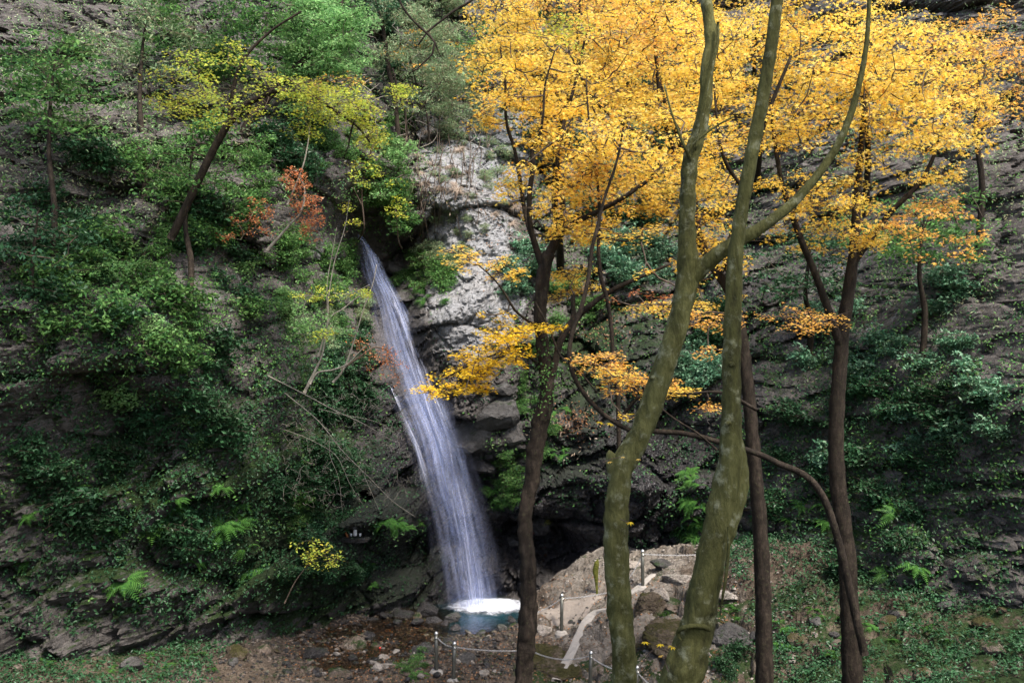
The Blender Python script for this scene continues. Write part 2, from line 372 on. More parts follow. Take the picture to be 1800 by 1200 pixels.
# recesses: cave right of the pool, hollow under the left wall, hollow behind the fall foot
F += 2.6 * blob(XZ, (965, 985, 26), (1.05, .8)) + 1.4 * blob(XZ, (890, 960, 26), (.7, .5)) + 1.5 * blob(XZ, (700, 985, 25), (1.3, .55)) + 1.0 * blob(XZ, (600, 740, 25), (.9, .6))
F -= .9 * blob(XZ, (640, 905, 24), (1.1, .28)) + .5 * blob(XZ, (560, 1000, 23), (1.2, .5))
pxg = 900 + XX / F * FPX; pyg = 600 - (ZZ - CZ) / F * FPX     # where each point of the rock shows, used to place rock types and painted shade
def zone(*bl):
    t = 0
    for (a, b, ra, rb, s) in bl: t = t + s * np.exp(-(((pxg - a) / ra) ** 2 + ((pyg - b) / rb) ** 2))
    return np.clip(t, 0, 1)
pale = zone((820,400,75,140,1.),(780,260,60,80,.6),(860,520,70,80,.9),(820,570,60,60,.8),(900,260,60,100,.6),(880,740,40,60,.35),(570,440,40,70,.35),(1500,500,200,200,.3),(300,500,200,250,.3))
wet = zone((800,640,50,90,.45),(700,800,60,200,.8),(780,950,150,130,1.),(960,900,120,130,1.),(1120,800,170,130,1.),(1180,930,140,80,.95),(1100,640,80,60,.5),(600,960,160,110,.7),(700,560,40,120,.5),(640,470,30,60,.4))  # wet rock by the fall, plus shade of the lower gorge painted dark
moss = zone((1050,640,110,110,.8),(990,830,80,80,.7),(540,900,160,200,.85),(620,1000,160,80,.8),(560,560,80,140,.45),(700,100,300,160,.5),(1100,350,250,150,.4),(1500,900,300,300,.5),(200,900,300,300,.6),(680,920,80,40,.9))
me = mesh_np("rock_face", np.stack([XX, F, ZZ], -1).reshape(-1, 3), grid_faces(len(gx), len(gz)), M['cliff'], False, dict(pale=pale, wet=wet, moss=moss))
tag(link("rock_face", me), "grey rock wall of the gorge, pale above, wet near the fall, painted shade low down", kind='structure')
def gridf(G, gx, gz, x, z):
    i = np.clip(np.searchsorted(gx, x) - 1, 0, len(gx) - 2); j = np.clip(np.searchsorted(gz, z) - 1, 0, len(gz) - 2)
    a = np.clip((x - gx[i]) / (gx[i + 1] - gx[i]), 0, 1); b = np.clip((z - gz[j]) / (gz[j + 1] - gz[j]), 0, 1)
    return (G[j, i] * (1 - a) + G[j, i + 1] * a) * (1 - b) + (G[j + 1, i] * (1 - a) + G[j + 1, i + 1] * a) * b
dd = np.arange(12, 60, .04)
def hit(px, py):
    """first point of the rock seen at this photo pixel"""
    x = (px - 900) / FPX * dd; z = CZ - (py - 600) / FPX * dd; f = gridf(F, gx, gz, x, z); m = dd >= f
    k = int(np.argmax(m)) if m.any() else len(dd) - 1
    return np.array([x[k], dd[k], z[k]])

# ------------------------------------------------------------------ THE GORGE FLOOR  (z = G(x, y))
GC = [(-5.8,23.2,0.1),(-4.2,24.2,.02),(-2.6,25.8,-.05),(-1.2,25,-.3),(-.3,25,-.35),(.3,24.6,-.3),(-3.2,22.4,-.02),(-5,20.6,.1),(-2,23.1,.0),(-.9,23.2,.06),(-1.5,27.5,-.4),(.5,27.5,-.3),
 (.71,23.5,.53),(1.2,23,.16),(3.2,23,1.28),(5.1,24,1.9),(5.3,22,1.9),(3.9,21.5,.85),(1.75,20.6,-.26),(3.46,19,.35),(1.9,22.2,.62),(0,22,.09),(-1.66,20.6,.05),(-1.27,20.3,-.03),(2.3,25,1.38),(3.4,25,1.5),(2.2,26.2,1.3),(1.0,25.2,.75),(.5,25,.35),(.6,26.5,-.1),
 (0,18,-.5),(-5,18,.1),(5,18,.3),(9,22,2.6),(9,18,1.6),(12,20,3),(-9,20,.9),(-9,23,1.2),(-14,16,2),(0,14,.8),(-6,13,1.4),(6,13,1.6),(0,10,2.5),(8,10,3.2),(-8,10,3.2),(0,7,3.9),(0,3,5.2),(0,0,5.7),(0,-6,7),(-12,0,6.5),(12,0,6.5),(16,12,5),(-16,10,5),(9,27,2.4),(-9,27,1.5),(0,30,.5)]
GC = np.array(GC, float); Gbase = rbf(GC[:, :2], GC[:, 2], .5)
hx = np.r_[np.arange(-24, -13, .2), np.arange(-13, -7, .08), np.arange(-7, 7.5, .045), np.arange(7.5, 13, .08), np.arange(13, 24.1, .2)]
hy = np.r_[np.arange(-12, 18.5, .25), np.arange(18.5, 28, .045), np.arange(28, 32, .3)]
HX, HY = np.meshgrid(hx, hy); HXY = np.stack([HX, HY], -1); G = Gbase(HXY)
Q3 = np.stack([HX, HY, G], -1)
wq = np.stack([fbm(Q3 * .7 + 3, 3), fbm(Q3 * .7 + 23, 3)], -1)
near = np.clip((HX + .2) / 1.2, 0, 1)     # the rocky path side is rougher than the gravel side
g1 = facets((HX * .9 + HY * .4 + wq[..., 0] * .5) / .9, (HY * .9 - HX * .4 + wq[..., 1] * .5) / .6, 21, .1, .2, -.08)
g2 = facets((HX + wq[..., 0] * .3) / .3, (HY + wq[..., 1] * .3) / .22, 27, .035, .07, -.04)
G0 = G.copy(); d2 = np.arange(17, 30, .03)
def ghit0(px, py):
    x = (px - 900) / FPX * d2; z = CZ - (py - 600) / FPX * d2; q = [np.clip(np.searchsorted(hx, x), 0, len(hx) - 1), np.clip(np.searchsorted(hy, d2), 0, len(hy) - 1)]
    m = z <= G0[q[1], q[0]]; k = int(np.argmax(m)) if m.any() else len(d2) - 1; return x[k], d2[k]
KERB1 = [(1068,1068),(1045,1080),(1030,1096),(1018,1120),(1004,1150),(990,1175),(978,1200)]; KERB2 = [(1150,1010),(1128,1030),(1105,1046),(1085,1058)]
quiet = np.zeros_like(G)
for K_ in (KERB1, KERB2):
    kp = crom([ghit0(*k) for k in K_], .12)
    for p_ in kp: quiet = np.maximum(quiet, np.exp(-(((HX - p_[0]) ** 2 + (HY - p_[1]) ** 2) / .22 ** 2)))
lx, ly = ghit0(1000, 1076); quiet = np.maximum(quiet, np.exp(-(((HX - lx) / .95) ** 2 + ((HY - ly) / .45) ** 2) ** 2))
calmx = np.clip(1 - (np.abs(HX) - 7) / 3, .12, 1) * (1 - .92 * quiet)
G = G + fbm(Q3 * .5, 3) * .08 * (1 - quiet) + ((g1 * (.25 + 1.1 * near)) + g2 * (.6 + .1 * near)) * calmx + fbm(Q3 * 3, 4) * .02
pool_c = ((HX + .75) / 1.35) ** 2 + ((HY - 25.2) / 1.55) ** 2
G = G - .12 * np.exp(-pool_c * 1.2)
pxh = 900 + HX / np.maximum(HY, 5) * FPX
gp = np.clip(near * np.exp(-((HX - 2.6) / 2.8) ** 2) * .75 + .25 * np.exp(-((HX + 2) / 1.5) ** 2) * (HY < 22), 0, 1)
gw = np.clip(np.exp(-(np.minimum(HX + .3, 0) * 0 + (HX + 3.) / 3.2) ** 2) * 1.1 * (HX < .4) * (HY > 20.6), 0, .9) * (1 - .5 * np.exp(-((HY - 20.5) / 1.2) ** 2))
gm = np.clip(.12 + .0 * (HX > 6) + .3 * (HY < 21.3) * (HX > 0) - .1 * (HX < .3) + .2 * (HX < -7), 0, 1)
me = mesh_np("gorge_floor", np.stack([HX, HY, G], -1).reshape(-1, 3), grid_faces(len(hx), len(hy)), M['ground'], False, dict(pale=gp, wet=gw, moss=gm))
tag(link("ground", me), "stony gorge floor with a rocky footpath climbing to the right", kind='structure')
def gz_at(x, y): return float(gridf(G, hx, hy, np.array([x]), np.array([y]))[0])
d2 = np.arange(17, 30, .03)
def ghit(px, py):
    x = (px - 900) / FPX * d2; z = CZ - (py - 600) / FPX * d2; m = z <= gridf(G, hx, hy, x, d2)
    k = int(np.argmax(m)) if m.any() else len(d2) - 1
    return np.array([x[k], d2[k], z[k]])

# ------------------------------------------------------------------ WATER
def pool():
    s = NT("pool water"); c = s.coord('world')
    dif = s.n("BsdfDiffuse"); dif.inputs[0].default_value = (.009, .065, .085, 1)
    tr = s.n("BsdfTransparent"); tr.inputs[0].default_value = (.8, .82, .74, 1)
    m1 = s.n("MixShader"); s.l(s.math('MULTIPLY', s.attr('depth'), .7), m1.inputs[0]); s.l(tr.outputs[0], m1.inputs[1]); s.l(dif.outputs[0], m1.inputs[2])
    gl = s.n("BsdfGlossy"); gl.inputs["Roughness"].default_value = .12; fr = s.n("Fresnel"); fr.inputs[0].default_value = 1.33
    n = s.bump(s.noise(c, 7, 4, .6), .03, .6); s.l(n, gl.inputs["Normal"]); s.l(n, fr.inputs["Normal"]); m2 = s.n("MixShader"); s.l(s.math('MULTIPLY', fr.outputs[0], .45), m2.inputs[0]); s.l(m1.outputs[0], m2.inputs[1]); s.l(gl.outputs[0], m2.inputs[2]); s.l(m2.outputs[0], s.out.inputs[0])
    a = np.linspace(0, 2 * np.pi, 72, endpoint=False); rs = np.linspace(0, 1, 14)
    v = []
    for r in rs:
        rr = r * (1 + .12 * np.sin(3 * a + 1) + .08 * np.sin(5 * a)); x = -.62 + rr * 1.75 * np.cos(a); y = 25.4 + rr * 1.85 * np.sin(a) * (1 - .15 * np.cos(a))
        z = 0.012 * perlin(np.stack([x * 3, y * 3, x * 0], -1)); v.append(np.stack([x, y, z], -1))
    me = mesh_np("pool", np.vstack(v), grid_faces(72, 14, True), s.m, True, dict(depth=np.repeat(np.clip((1 - rs) / .7, 0, 1), 72)))
    tag(link("pool_water", me), "small teal plunge pool at the foot of the waterfall", kind='structure')
    s = NT("stream water"); c = s.coord('world')
    tr = s.n("BsdfTransparent"); tr.inputs[0].default_value = (.8, .72, .62, 1)
    gl = s.n("BsdfGlossy"); gl.inputs["Roughness"].default_value = .15; fr = s.n("Fresnel"); fr.inputs[0].default_value = 1.33
    n = s.bump(s.noise(c, 9, 5, .6), .04, .7); s.l(n, gl.inputs["Normal"]); s.l(n, fr.inputs["Normal"]); m2 = s.n("MixShader"); s.l(fr.outputs[0], m2.inputs[0]); s.l(tr.outputs[0], m2.inputs[1]); s.l(gl.outputs[0], m2.inputs[2]); s.l(m2.outputs[0], s.out.inputs[0])
    x = np.linspace(-6.4, -1.6, 60); y = np.linspace(20.5, 25.6, 60); X, Y = np.meshgrid(x, y); Z = .0 + .02 * perlin(np.stack([X * 2, Y * 2, X * 0], -1)) + .02
    me = mesh_np("stream", np.stack([X, Y, Z], -1).reshape(-1, 3), grid_faces(60, 60), s.m, True)
    tag(link("stream_water", me), "thin clear sheet of water running over the brown streambed", kind='structure')
pool()

def water_material(name, lo, hi, strength, streak=26., col=(.74, .78, .97)):
    """falling water: streaks run along the flow (v), alpha between them"""
    s = NT(name); uv = s.n("UVMap").outputs[0]; sp = s.n("SeparateXYZ"); s.l(uv, sp.inputs[0])
    def st(su, sv, det, dist=0.):
        m = s.n("Mapping"); m.inputs["Scale"].default_value = (su, sv, 1); s.l(uv, m.inputs[0]); return s.noise(m.outputs[0], 1., det, .65, dist)
    a = st(streak, .28, 3); b = st(streak * 3.2, .7, 3); c = st(5, .5, 2)
    t = s.math('ADD', s.math('ADD', s.math('MULTIPLY', a, .5), s.math('MULTIPLY', b, .25)), s.math('MULTIPLY', c, .4))
    t = s.math('ADD', t, s.math('MULTIPLY', s.math('SUBTRACT', st(4, 2.2, 5, .6), .5), .45)); al = smooth(s, t, lo, hi)
    al = s.math('MULTIPLY', s.math('MULTIPLY', al, s.attr("dens")), strength, clamp=True)
    dif = s.n("BsdfDiffuse"); dif.inputs[0].default_value = (*col, 1); tl = s.n("BsdfTranslucent"); tl.inputs[0].default_value = (*col, 1)
    m1 = s.n("MixShader"); m1.inputs[0].default_value = .4; s.l(dif.outputs[0], m1.inputs[1]); s.l(tl.outputs[0], m1.inputs[2])
    tr = s.n("BsdfTransparent"); m2 = s.n("MixShader"); s.l(al, m2.inputs[0]); s.l(tr.outputs[0], m2.inputs[1]); s.l(m1.outputs[0], m2.inputs[2]); s.l(m2.outputs[0], s.out.inputs[0])
    return s.m
EDGE = np.array([(412,627,634,29.0),(432,631,650,28.9),(455,633,668,28.75),(480,637,680,28.6),(498,642,690,28.5),(520,650,702,28.3),(560,655,724,28.0),(600,662,742,27.7),(650,675,762,27.3),(700,692,784,26.95),(750,714,802,26.65),(790,728,816,26.5),(850,742,832,26.35),(900,756,845,26.25),(950,767,856,26.15),(1000,776,865,26.1),(1040,784,872,26.05),(1072,789,877,26.0)])
wf = thing("waterfall", P(825, 1062, 26), "tall white waterfall sliding down the rock wall into the teal pool", "waterfall")
def fall_sheet(off, ua, ub, mat, dens, nm, seed, spread=0.):
    n = 220; rows = crom(np.c_[EDGE[:, 0:1] / 30, EDGE[:, 1:] / 30], .15) * 30; nu = 60; u = np.linspace(0, 1, nu)
    L, Rr, dpt, yy = rows[:, 1], rows[:, 2], rows[:, 3], rows[:, 0]
    v = []; de = []; uv = []
    for k in range(len(rows)):
        t = ua(yy[k]) + (ub(yy[k]) - ua(yy[k])) * u; x = L[k] + (Rr[k] - L[k]) * t
        ed = np.minimum(u, 1 - u); jag = 2.0 * np.sin(yy[k] * .05 + seed) * np.maximum(u * 2 - 1, 0) - 2. * np.sin(yy[k] * .07 + seed) * np.maximum(1 - 2 * u, 0)
        d = dpt[k] - off - .22 * np.sin(np.pi * u) ** .7 + .05 * np.sin(u * 23 + yy[k] * .01 + seed) + .03 * np.sin(u * 51 + seed)
        v.append(np.stack([(x + jag - 900) / FPX * d, d, CZ - (yy[k] - 600) / FPX * d], -1))
        de.append(dens(u, yy[k]) * np.clip(ed / .1, 0, 1) ** .8); uv.append(np.stack([u * (.5 + .5 * (Rr[k] - L[k]) / 100) + seed, np.full(nu, yy[k] / 130. + seed)], -1))
    me = mesh_np(nm, np.vstack(v) - np.array(wf.location), grid_faces(nu, len(rows)), mat, True, dict(dens=np.concatenate(de)), np.vstack(uv))
    link(nm, me, wf)
g_ = lambda u, c, w: np.exp(-((u - c) / w) ** 2)
def dens_main(u, y):
    t = (y - 412) / 650
    c = np.interp(y, [412, 500, 560, 640, 720, 800, 900, 1068], [.5, .7, .72, .75, .6, .5, .45, .5])
    a = .35 + .8 * g_(u, c, .28) + (.5 * g_(u, .1, .12) if 740 < y < 900 else 0)
    a = a * np.interp(y, [412, 500, 560, 700, 760, 1068], [1.1, .95, .8, .75, .85, .8])
    return a
fall_sheet(.12, lambda y: 0., lambda y: 1., water_material("water veil", .38, .84, .58, 16, (.4, .49, .84)), dens_main, "water_veil", .3)
fall_sheet(.26, lambda y: .12, lambda y: .95, water_material("water strands", .42, .88, .58, 22, (.56, .66, .95)), lambda u, y: dens_main(u, y) * .95, "water_strands", 3.7)
fall_sheet(.34, lambda y: np.interp(y, [412, 520, 640, 760, 1068], [.1, .5, .5, .35, .15]), lambda y: np.interp(y, [412, 640, 1068], [.9, .95, .75]), water_material("water streaks", .5, .8, .55, 18, (.78, .82, 1.)), lambda u, y: .9 * np.ones_like(u), "bright_streaks", 7.1)
fall_sheet(.3, lambda y: -.02, lambda y: np.interp(y, [412, 660, 690, 800, 900, 1068], [.01, .04, .08, .13, .3, .3]), water_material("water rivulet", .44, .6, .95, 8, (.85, .88, 1.)), lambda u, y: np.interp(y, [412, 620, 650, 690, 730, 765, 800, 860, 1068], [0, 0, .8, .9, .15, 1., .8, .1, 0]) * g_(u, .45, .35), "side_rivulet", 5.2)
fall_sheet(.42, lambda y: np.interp(y, [412, 600, 1068], [.0, -.1, -.22]), lambda y: np.interp(y, [412, 600, 1068], [1.0, 1.12, 1.25]), water_material("water mist", .3, .85, .34, 3, (.6, .66, .95)), lambda u, y: np.interp(y, [412, 520, 700, 1000, 1068], [0, .3, .9, 1., 1.]) * g_(u, .5, .3), "mist_veil", 9.3)
# foam where it lands
def foam():
    s = NT("foam"); c = s.coord('world'); n = s.noise(c, 4, 9, .75); al = s.math('MULTIPLY', smooth(s, s.math('ADD', s.math('MULTIPLY', n, 1.1), s.math('SUBTRACT', s.attr("dens"), .75)), .15, .8), .92)
    dif = s.n("BsdfDiffuse"); dif.inputs[0].default_value = (.88, .92, 1, 1); tr = s.n("BsdfTransparent"); m2 = s.n("MixShader"); s.l(al, m2.inputs[0]); s.l(tr.outputs[0], m2.inputs[1]); s.l(dif.outputs[0], m2.inputs[2]); s.l(m2.outputs[0], s.out.inputs[0])
    x = np.linspace(-2.4, 1.1, 120); y = np.linspace(24.6, 27.2, 90); X, Y = np.meshgrid(x, y)
    q = ((X + .62) / 1.55) ** 2 + ((Y - 25.75) / 1.15) ** 2; h = np.exp(-q * 1.2)
    Z = .02 + .1 * np.exp(-q * 2.2) * (1 + .9 * fbm(np.stack([X * 2.5, Y * 2.5, X * 0], -1), 4)) + .012 * fbm(np.stack([X * 6, Y * 6, X * 0], -1), 3)
    me = mesh_np("foam", np.stack([X, Y, Z], -1).reshape(-1, 3) - np.array(wf.location), grid_faces(120, 90), s.m, True, dict(dens=np.clip(1.15 * (1 - q ** .8), 0, 1)))
    link("foam", me, wf)
foam()

LANDMARKS = [((640,420),'the lip of the fall'),((525,350),'the orange leaved shrub'),((590,170),'the yellow green bough'),((600,60),'the bright green tree'),((690,60),'the thin dark stemmed tree'),((830,400),'the pale rock'),((770,560),'the middle of the fall'),((660,620),'the rusty leaved shrub'),((560,640),'the pale stemmed shrub'),((620,760),'the bare twig thicket'),((625,935),'the white bottle'),((560,980),'the yellow leaved bush'),((650,1120),'the round black boulder'),((780,1150),'the close pair of posts'),((870,830),'the foot of the leaning blocks'),((960,460),'the fork of the dark trunk'),((950,700),'the ivy covered trunk'),((840,650),'the low yellow spray'),((1100,660),'the amber spray'),((1080,800),'the broken stub'),((1120,450),'the slim sapling'),((1207,480),'the fork of the olive trunk'),((965,980),'the black cave'),((1130,1000),'the upper post'),((987,1080),'the middle post'),((1037,1170),'the lower post'),((1235,1095),'the collar scar'),((1285,800),'the merging trunks'),((1010,1090),'the concrete strip'),((1165,1085),'the spiky grass tuft'),((1245,120),'the top of the olive trunk'),((890,120),'the edge of the golden canopy'),((745,70),'the bare forked branch'),((870,1060),'the teal pool'),((1470,800),'the far right brown trunk'),((1480,300),'the far golden crown'),((1620,600),'the open right wall'),((230,400),'the stem of the green tree'),((120,600),'the far left wall'),((300,800),'the shaded left wall'),((250,1100),'the left bank'),((1600,1050),'the right bank')]
def where(x, y):
    (a, b), nm = min(LANDMARKS, key=lambda l: (l[0][0] - x) ** 2 + (l[0][1] - y) ** 2); dx, dy = x - a, y - b
    if math.hypot(dx, dy) < 22: return 'right beside ' + nm
    v = 'above' if dy < 0 else 'below'; h = 'right' if dx > 0 else 'left'; far = 'well ' if math.hypot(dx, dy) > 75 else ''
    if abs(dy) > 2 * abs(dx): return far + v + ' ' + nm
    if abs(dx) > 2 * abs(dy): return far + 'to the ' + h + ' of ' + nm
    return far + v + ' and ' + h + ' of ' + nm
USED = set()
def uniq(base, x, y):
    L = sorted(LANDMARKS, key=lambda l: (l[0][0] - x) ** 2 + (l[0][1] - y) ** 2); c = [base + ' ' + where(x, y)]
    c += [base + ' between ' + L[i][1] + ' and ' + L[j][1] for i, j in ((0, 1), (0, 2), (1, 2), (0, 3), (1, 3), (2, 3), (0, 4), (1, 4), (0, 5), (2, 4), (1, 5), (3, 4), (0, 6))]
    c += [base + e + where(x, y) for e in (' leaning outward ', ' flattened ', ' rounded ', ' ragged ')] if False else []
    for q in c:
        if q not in USED and len(q.split()) <= 16: USED.add(q); return q
    return c[0]
def sized(s, m): return 'small' if s < m * .86 else 'large' if s > m * 1.14 else 'medium'
SHORT = {'green': 'green shrub', 'dark': 'dark evergreen shrub', 'greygreen': 'grey green shrub', 'bright': 'light green shrub', 'teal': 'bluish green shrub', 'fern': 'fern', 'grass': 'green grass tuft', 'drygrass': 'dry grass tuft', 'lime': 'yellow green sprig', 'golden': 'golden maple shrub'}

# ------------------------------------------------------------------ BOULDERS
def rock_mesh(name, seed, sub=3, sharp=.5, flat=(1, 1, 1)):
    import bmesh
    bm = bmesh.new(); bmesh.ops.create_icosphere(bm, subdivisions=sub, radius=1)
    v = np.array([x.co[:] for x in bm.verts]); f = np.array([[q.index for q in p.verts] for p in bm.faces]); bm.free()
    g = np.random.default_rng(seed); pl = g.normal(size=(14, 3)); pl /= np.linalg.norm(pl, axis=1)[:, None]; h = g.uniform(.55, .95, 14)
    if sharp > .95: pl = pl[:9]; h = g.uniform(.6, .8, 9)
    r = np.full(len(v), 1.15)
    for a, b in zip(pl, h):
        c = v @ a; r = np.where(c > .05, np.minimum(r, b / np.maximum(c, .05)), r)
    r = (1 - sharp) * .9 + sharp * r
    r = r * (1 + (.04 if sharp > .95 else .1) * fbm(v * 1.4 + seed, 4) + .05 * fbm(v * 5 + seed, 5 if sub > 3 else 3, .6, True) + (.03 * fbm(v * 14 + seed, 3) if sub > 3 else 0))
    return mesh_np(name, v * r[:, None] * np.array(flat), f, None, False)
_rm = [rock_mesh("stone", 100 + k, 2, .75, (1, .85, .62)) for k in range(10)]
_rbig = [rock_mesh("boulder", 200 + k, 5, .75, (1, .9, .75)) for k in range(8)]
def mat_copy(me, mat):
    m = me.copy(); m.materials.clear(); m.materials.append(mat); return m
_rang = [rock_mesh("block", 300 + k, 3, 1., (1.1, .9, .8)) for k in range(6)]
_mc = {}
def boulder(px, py, wpx, label, mat, name="boulder", big=True, k=None, flat=1., grp=None, off=0., cat=None, tilt=.3, base=None, ang=False):
    """rock centred at photo pixel (px,py) on ground or rock, wpx photo pixels wide"""
    gq = ghit(px, py) if base is None else (hit(px, py) if base == 'c' else P(px, py, base)); d = gq[1]; r = wpx / 2 / FPX * d
    k = R.randrange(8 if big else 10) if k is None else k; key = (big, k, mat, ang)
    if key not in _mc: _mc[key] = mat_copy(_rang[k % 6] if ang else (_rbig if big else _rm)[k], M[mat])
    o = link(name, _mc[key], None, tuple(gq + np.array([0, off + (.0 if base is None else -.1), -.02 if big else .28 * r * flat + .01]))); o.scale = (r, r, r * flat)
    o.rotation_euler = (R.uniform(-tilt, tilt), R.uniform(-tilt, tilt), R.uniform(0, 6.28)); tag(o, label, cat or "rock", grp); return o
boulder(650,1120,36,"round black wet boulder standing alone in the brown streambed",'boulder_wet',tilt=.2)
boulder(620,1135,52,"broad dull brown boulder beside the round black boulder",'boulder',flat=.9)
boulder(743,1143,46,"dark grey angular boulder left of the two metal posts",'boulder_dark')
boulder(750,1072,52,"black wet boulder at the left edge of the white foam",'boulder_wet',k=2,base=25.3)
boulder(712,1078,40,"low black wet rock just left of the rock by the foam",'boulder_wet',flat=.7,base=25.1)
boulder(765,1090,34,"small black wet rock between the pool and the brown gravel",'boulder_wet',base=24.5)
boulder(793,1083,30,"small grey rock lying in the edge of the foam",'boulder_dark',base=24.6)
boulder(690,1068,34,"wet dark rock at the back of the streambed below the hollow",'boulder_wet',base=25.6)
boulder(655,1090,30,"black wet rock by the stream below the dark hollow",'boulder_wet',flat=.8)
boulder(548,1078,60,"large dark mossy rock at the foot of the left wall",'boulder_wet',flat=.8)
boulder(600,1188,60,"flat brown rock at the bottom of the streambed",'boulder',flat=.5)
boulder(670,1172,50,"tan slab shaped rock left of the green creeping plants",'boulder_pale',flat=.45)
boulder(672,1158,24,"small cream stone upright behind the tan slab",'boulder_pale')
boulder(656,1163,20,"small cream stone leaning left of its cream neighbour",'boulder_pale')
boulder(820,1160,40,"bluish grey rock between the metal posts and the path",'boulder_dark',flat=.7)
boulder(553,1150,44,"dark brown rock at the left of the streambed",'boulder_wet')
boulder(955,1106,30,"small pinkish brown rock on the path behind the dark tree trunk",'boulder_pale',k=3)
boulder(952,1112,20,"dark red brown stone under the pinkish rock",'boulder')
boulder(1027,1088,22,"flat dark red stone lying at the top of the concrete strip",'boulder',flat=.4)
boulder(960,1178,150,"big mossy brown boulder left of the concrete strip",'boulder_moss',flat=.75,k=1,base=21.9)
boulder(1128,1172,215,"huge mossy brown boulder right of the concrete strip",'boulder_moss',flat=.85,k=4,base=22.1)
boulder(1195,1120,120,"wide mossy rock beneath the spiky grass tuft",'boulder_moss',flat=.6,k=6)
boulder(1140,1066,70,"steep mossy rock in front of the upper post",'boulder_moss',flat=1.,k=5)
boulder(1190,1018,56,"smooth grey brown rock beside the path under the chain",'boulder_pale',flat=.7)
boulder(1160,1046,36,"angular pale rock between the upper post and the grass tuft",'boulder_pale')
boulder(1185,1062,60,"layered brown rock above the grass tuft",'boulder',flat=.7)
boulder(1225,1040,50,"brown rock partly behind the thick leaning trunk",'boulder',flat=.8)
boulder(1280,1045,44,"pale flat rock right of the thick leaning trunk",'boulder_pale',flat=.6)
boulder(1120,995,44,"pale sloping rock beside the foot of the upper post",'boulder_pale',flat=.5)
boulder(1165,990,60,"grey slab resting against the dark wall below the chain",'boulder_dark',flat=.45)
boulder(1290,1120,70,"dark rock in the shade right of the leaning trunk",'boulder_dark')
for (a, b, wd, k, fl, lb) in [(824,764,74,0,1.2,"cracked dark block right of the fall, lower of the leaning blocks"),(878,722,80,3,.9,"angular grey block above the cracked block right of the fall"),(905,760,60,5,1.1,"dark grey block wedged left of the brown trunk"),(842,815,60,6,.8,"wet dark block under the leaning blocks right of the fall"),(885,682,50,2,.8,"pale faced block under the lowest yellow maple spray"),(800,792,30,1,1,"small dark block touching the right edge of the fall"),(905,950,44,4,.7,"reddish grey rock jutting at the mouth of the black cave"),(945,915,50,7,.9,"glossy black rock above the cave beside the brown trunk"),(800,1035,24,2,.5,"small pale wet rock seen behind the falling water"),(700,470,40,3,.7,"brown rock overhanging the upper fall on its right"),(720,520,40,5,.7,"pale rock below the shrub at the right of the upper fall")]:
    boulder(a, b, wd, lb, 'boulder_dark' if 'glossy' not in lb and 'wet' not in lb else 'boulder_wet', flat=fl, k=k, base='c', ang=True)
# loose stones: shared look, shared label
for i in range(230):
    px, py = R.uniform(500, 880), R.uniform(1085, 1198)
    if px > 770 and py < 1110: continue
    wsz = R.uniform(5, 11) * (1 + 1.4 * R.random() ** 4); m = R.choice(['boulder_wet', 'boulder', 'boulder', 'boulder_pale'] if py > 1140 else ['boulder_wet', 'boulder'])
    boulder(px, py, wsz, uniq(sized(wsz, 9) + {'boulder_wet': ' black wet', 'boulder': ' brown', 'boulder_pale': ' pale'}[m] + ' stone', px, py), m, "stone", False, flat=R.uniform(.7, 1.3), grp="loose stones in the streambed", cat="stone", tilt=.6)
for i in range(56):
    px = R.uniform(900, 1290); py = R.uniform(1000, 1190) 
    if py < 1085 - (px - 940) * .33: continue
    wsz = R.uniform(5, 12) * (1 + R.random() ** 4); m = R.choice(['boulder', 'boulder_pale', 'boulder_dark'])
    boulder(px, py, wsz, uniq(sized(wsz, 10) + {'boulder_dark': ' dark grey', 'boulder': ' brown', 'boulder_pale': ' pale'}[m] + ' stone', px, py), m, "stone", False, flat=R.uniform(.6, 1.1), grp="loose stones on the path slope", cat="stone", tilt=.6)
for i in range(44):
    side = R.random() < .5; px = R.uniform(20, 490) if side else R.uniform(1310, 1790); py = R.uniform(1060, 1195); wsz = R.uniform(10, 45); m = R.choice(['boulder', 'boulder_dark', 'boulder_moss'])
    boulder(px, py, wsz, uniq(sized(wsz, 27) + {'boulder_dark': ' dark grey', 'boulder': ' brown', 'boulder_moss': ' mossy'}[m] + ' rock', px, py), m, "rock", False, grp="stones along the gorge wall", cat="stone", tilt=.5)

# ------------------------------------------------------------------ PATH: kerb strip, posts, chains
def kerb(ctrl, width, hgt, label):
    pts = crom([ghit(*c) for c in ctrl], .12); v = []; n = len(pts)
    t = np.gradient(pts, axis=0); t[:, 2] = 0; t /= np.linalg.norm(t, axis=1)[:, None]; s = np.stack([t[:, 1], -t[:, 0], 0 * t[:, 0]], -1)
    wv = width * (1 + .25 * perlin(pts * 1.7 + 3)); z = np.array([gz_at(p[0], p[1]) for p in pts]); z = np.convolve(np.pad(z, 3, 'edge'), np.ones(7) / 7, 'valid')
    prof = [(-1, -.12), (-.97, hgt * .8), (-.6, hgt), (0, hgt * 1.05), (.6, hgt), (.97, hgt * .8), (1, -.12)]
    for a, h in prof:
        q = pts + s * (a * wv / 2)[:, None]; q[:, 2] = z + h + .012 * perlin(q * 5 + a); v.append(q)
    v = np.stack(v, 1).reshape(-1, 3)
    o = link("path_kerb", mesh_np("path_kerb", v, grid_faces(7, n), M['concrete'], False)); tag(o, label, kind='structure')
kerb(KERB1, .24, .05, "pale concrete strip running down between the mossy boulders")
kerb(KERB2, .2, .05, "pale concrete edge of the path by the upper post")
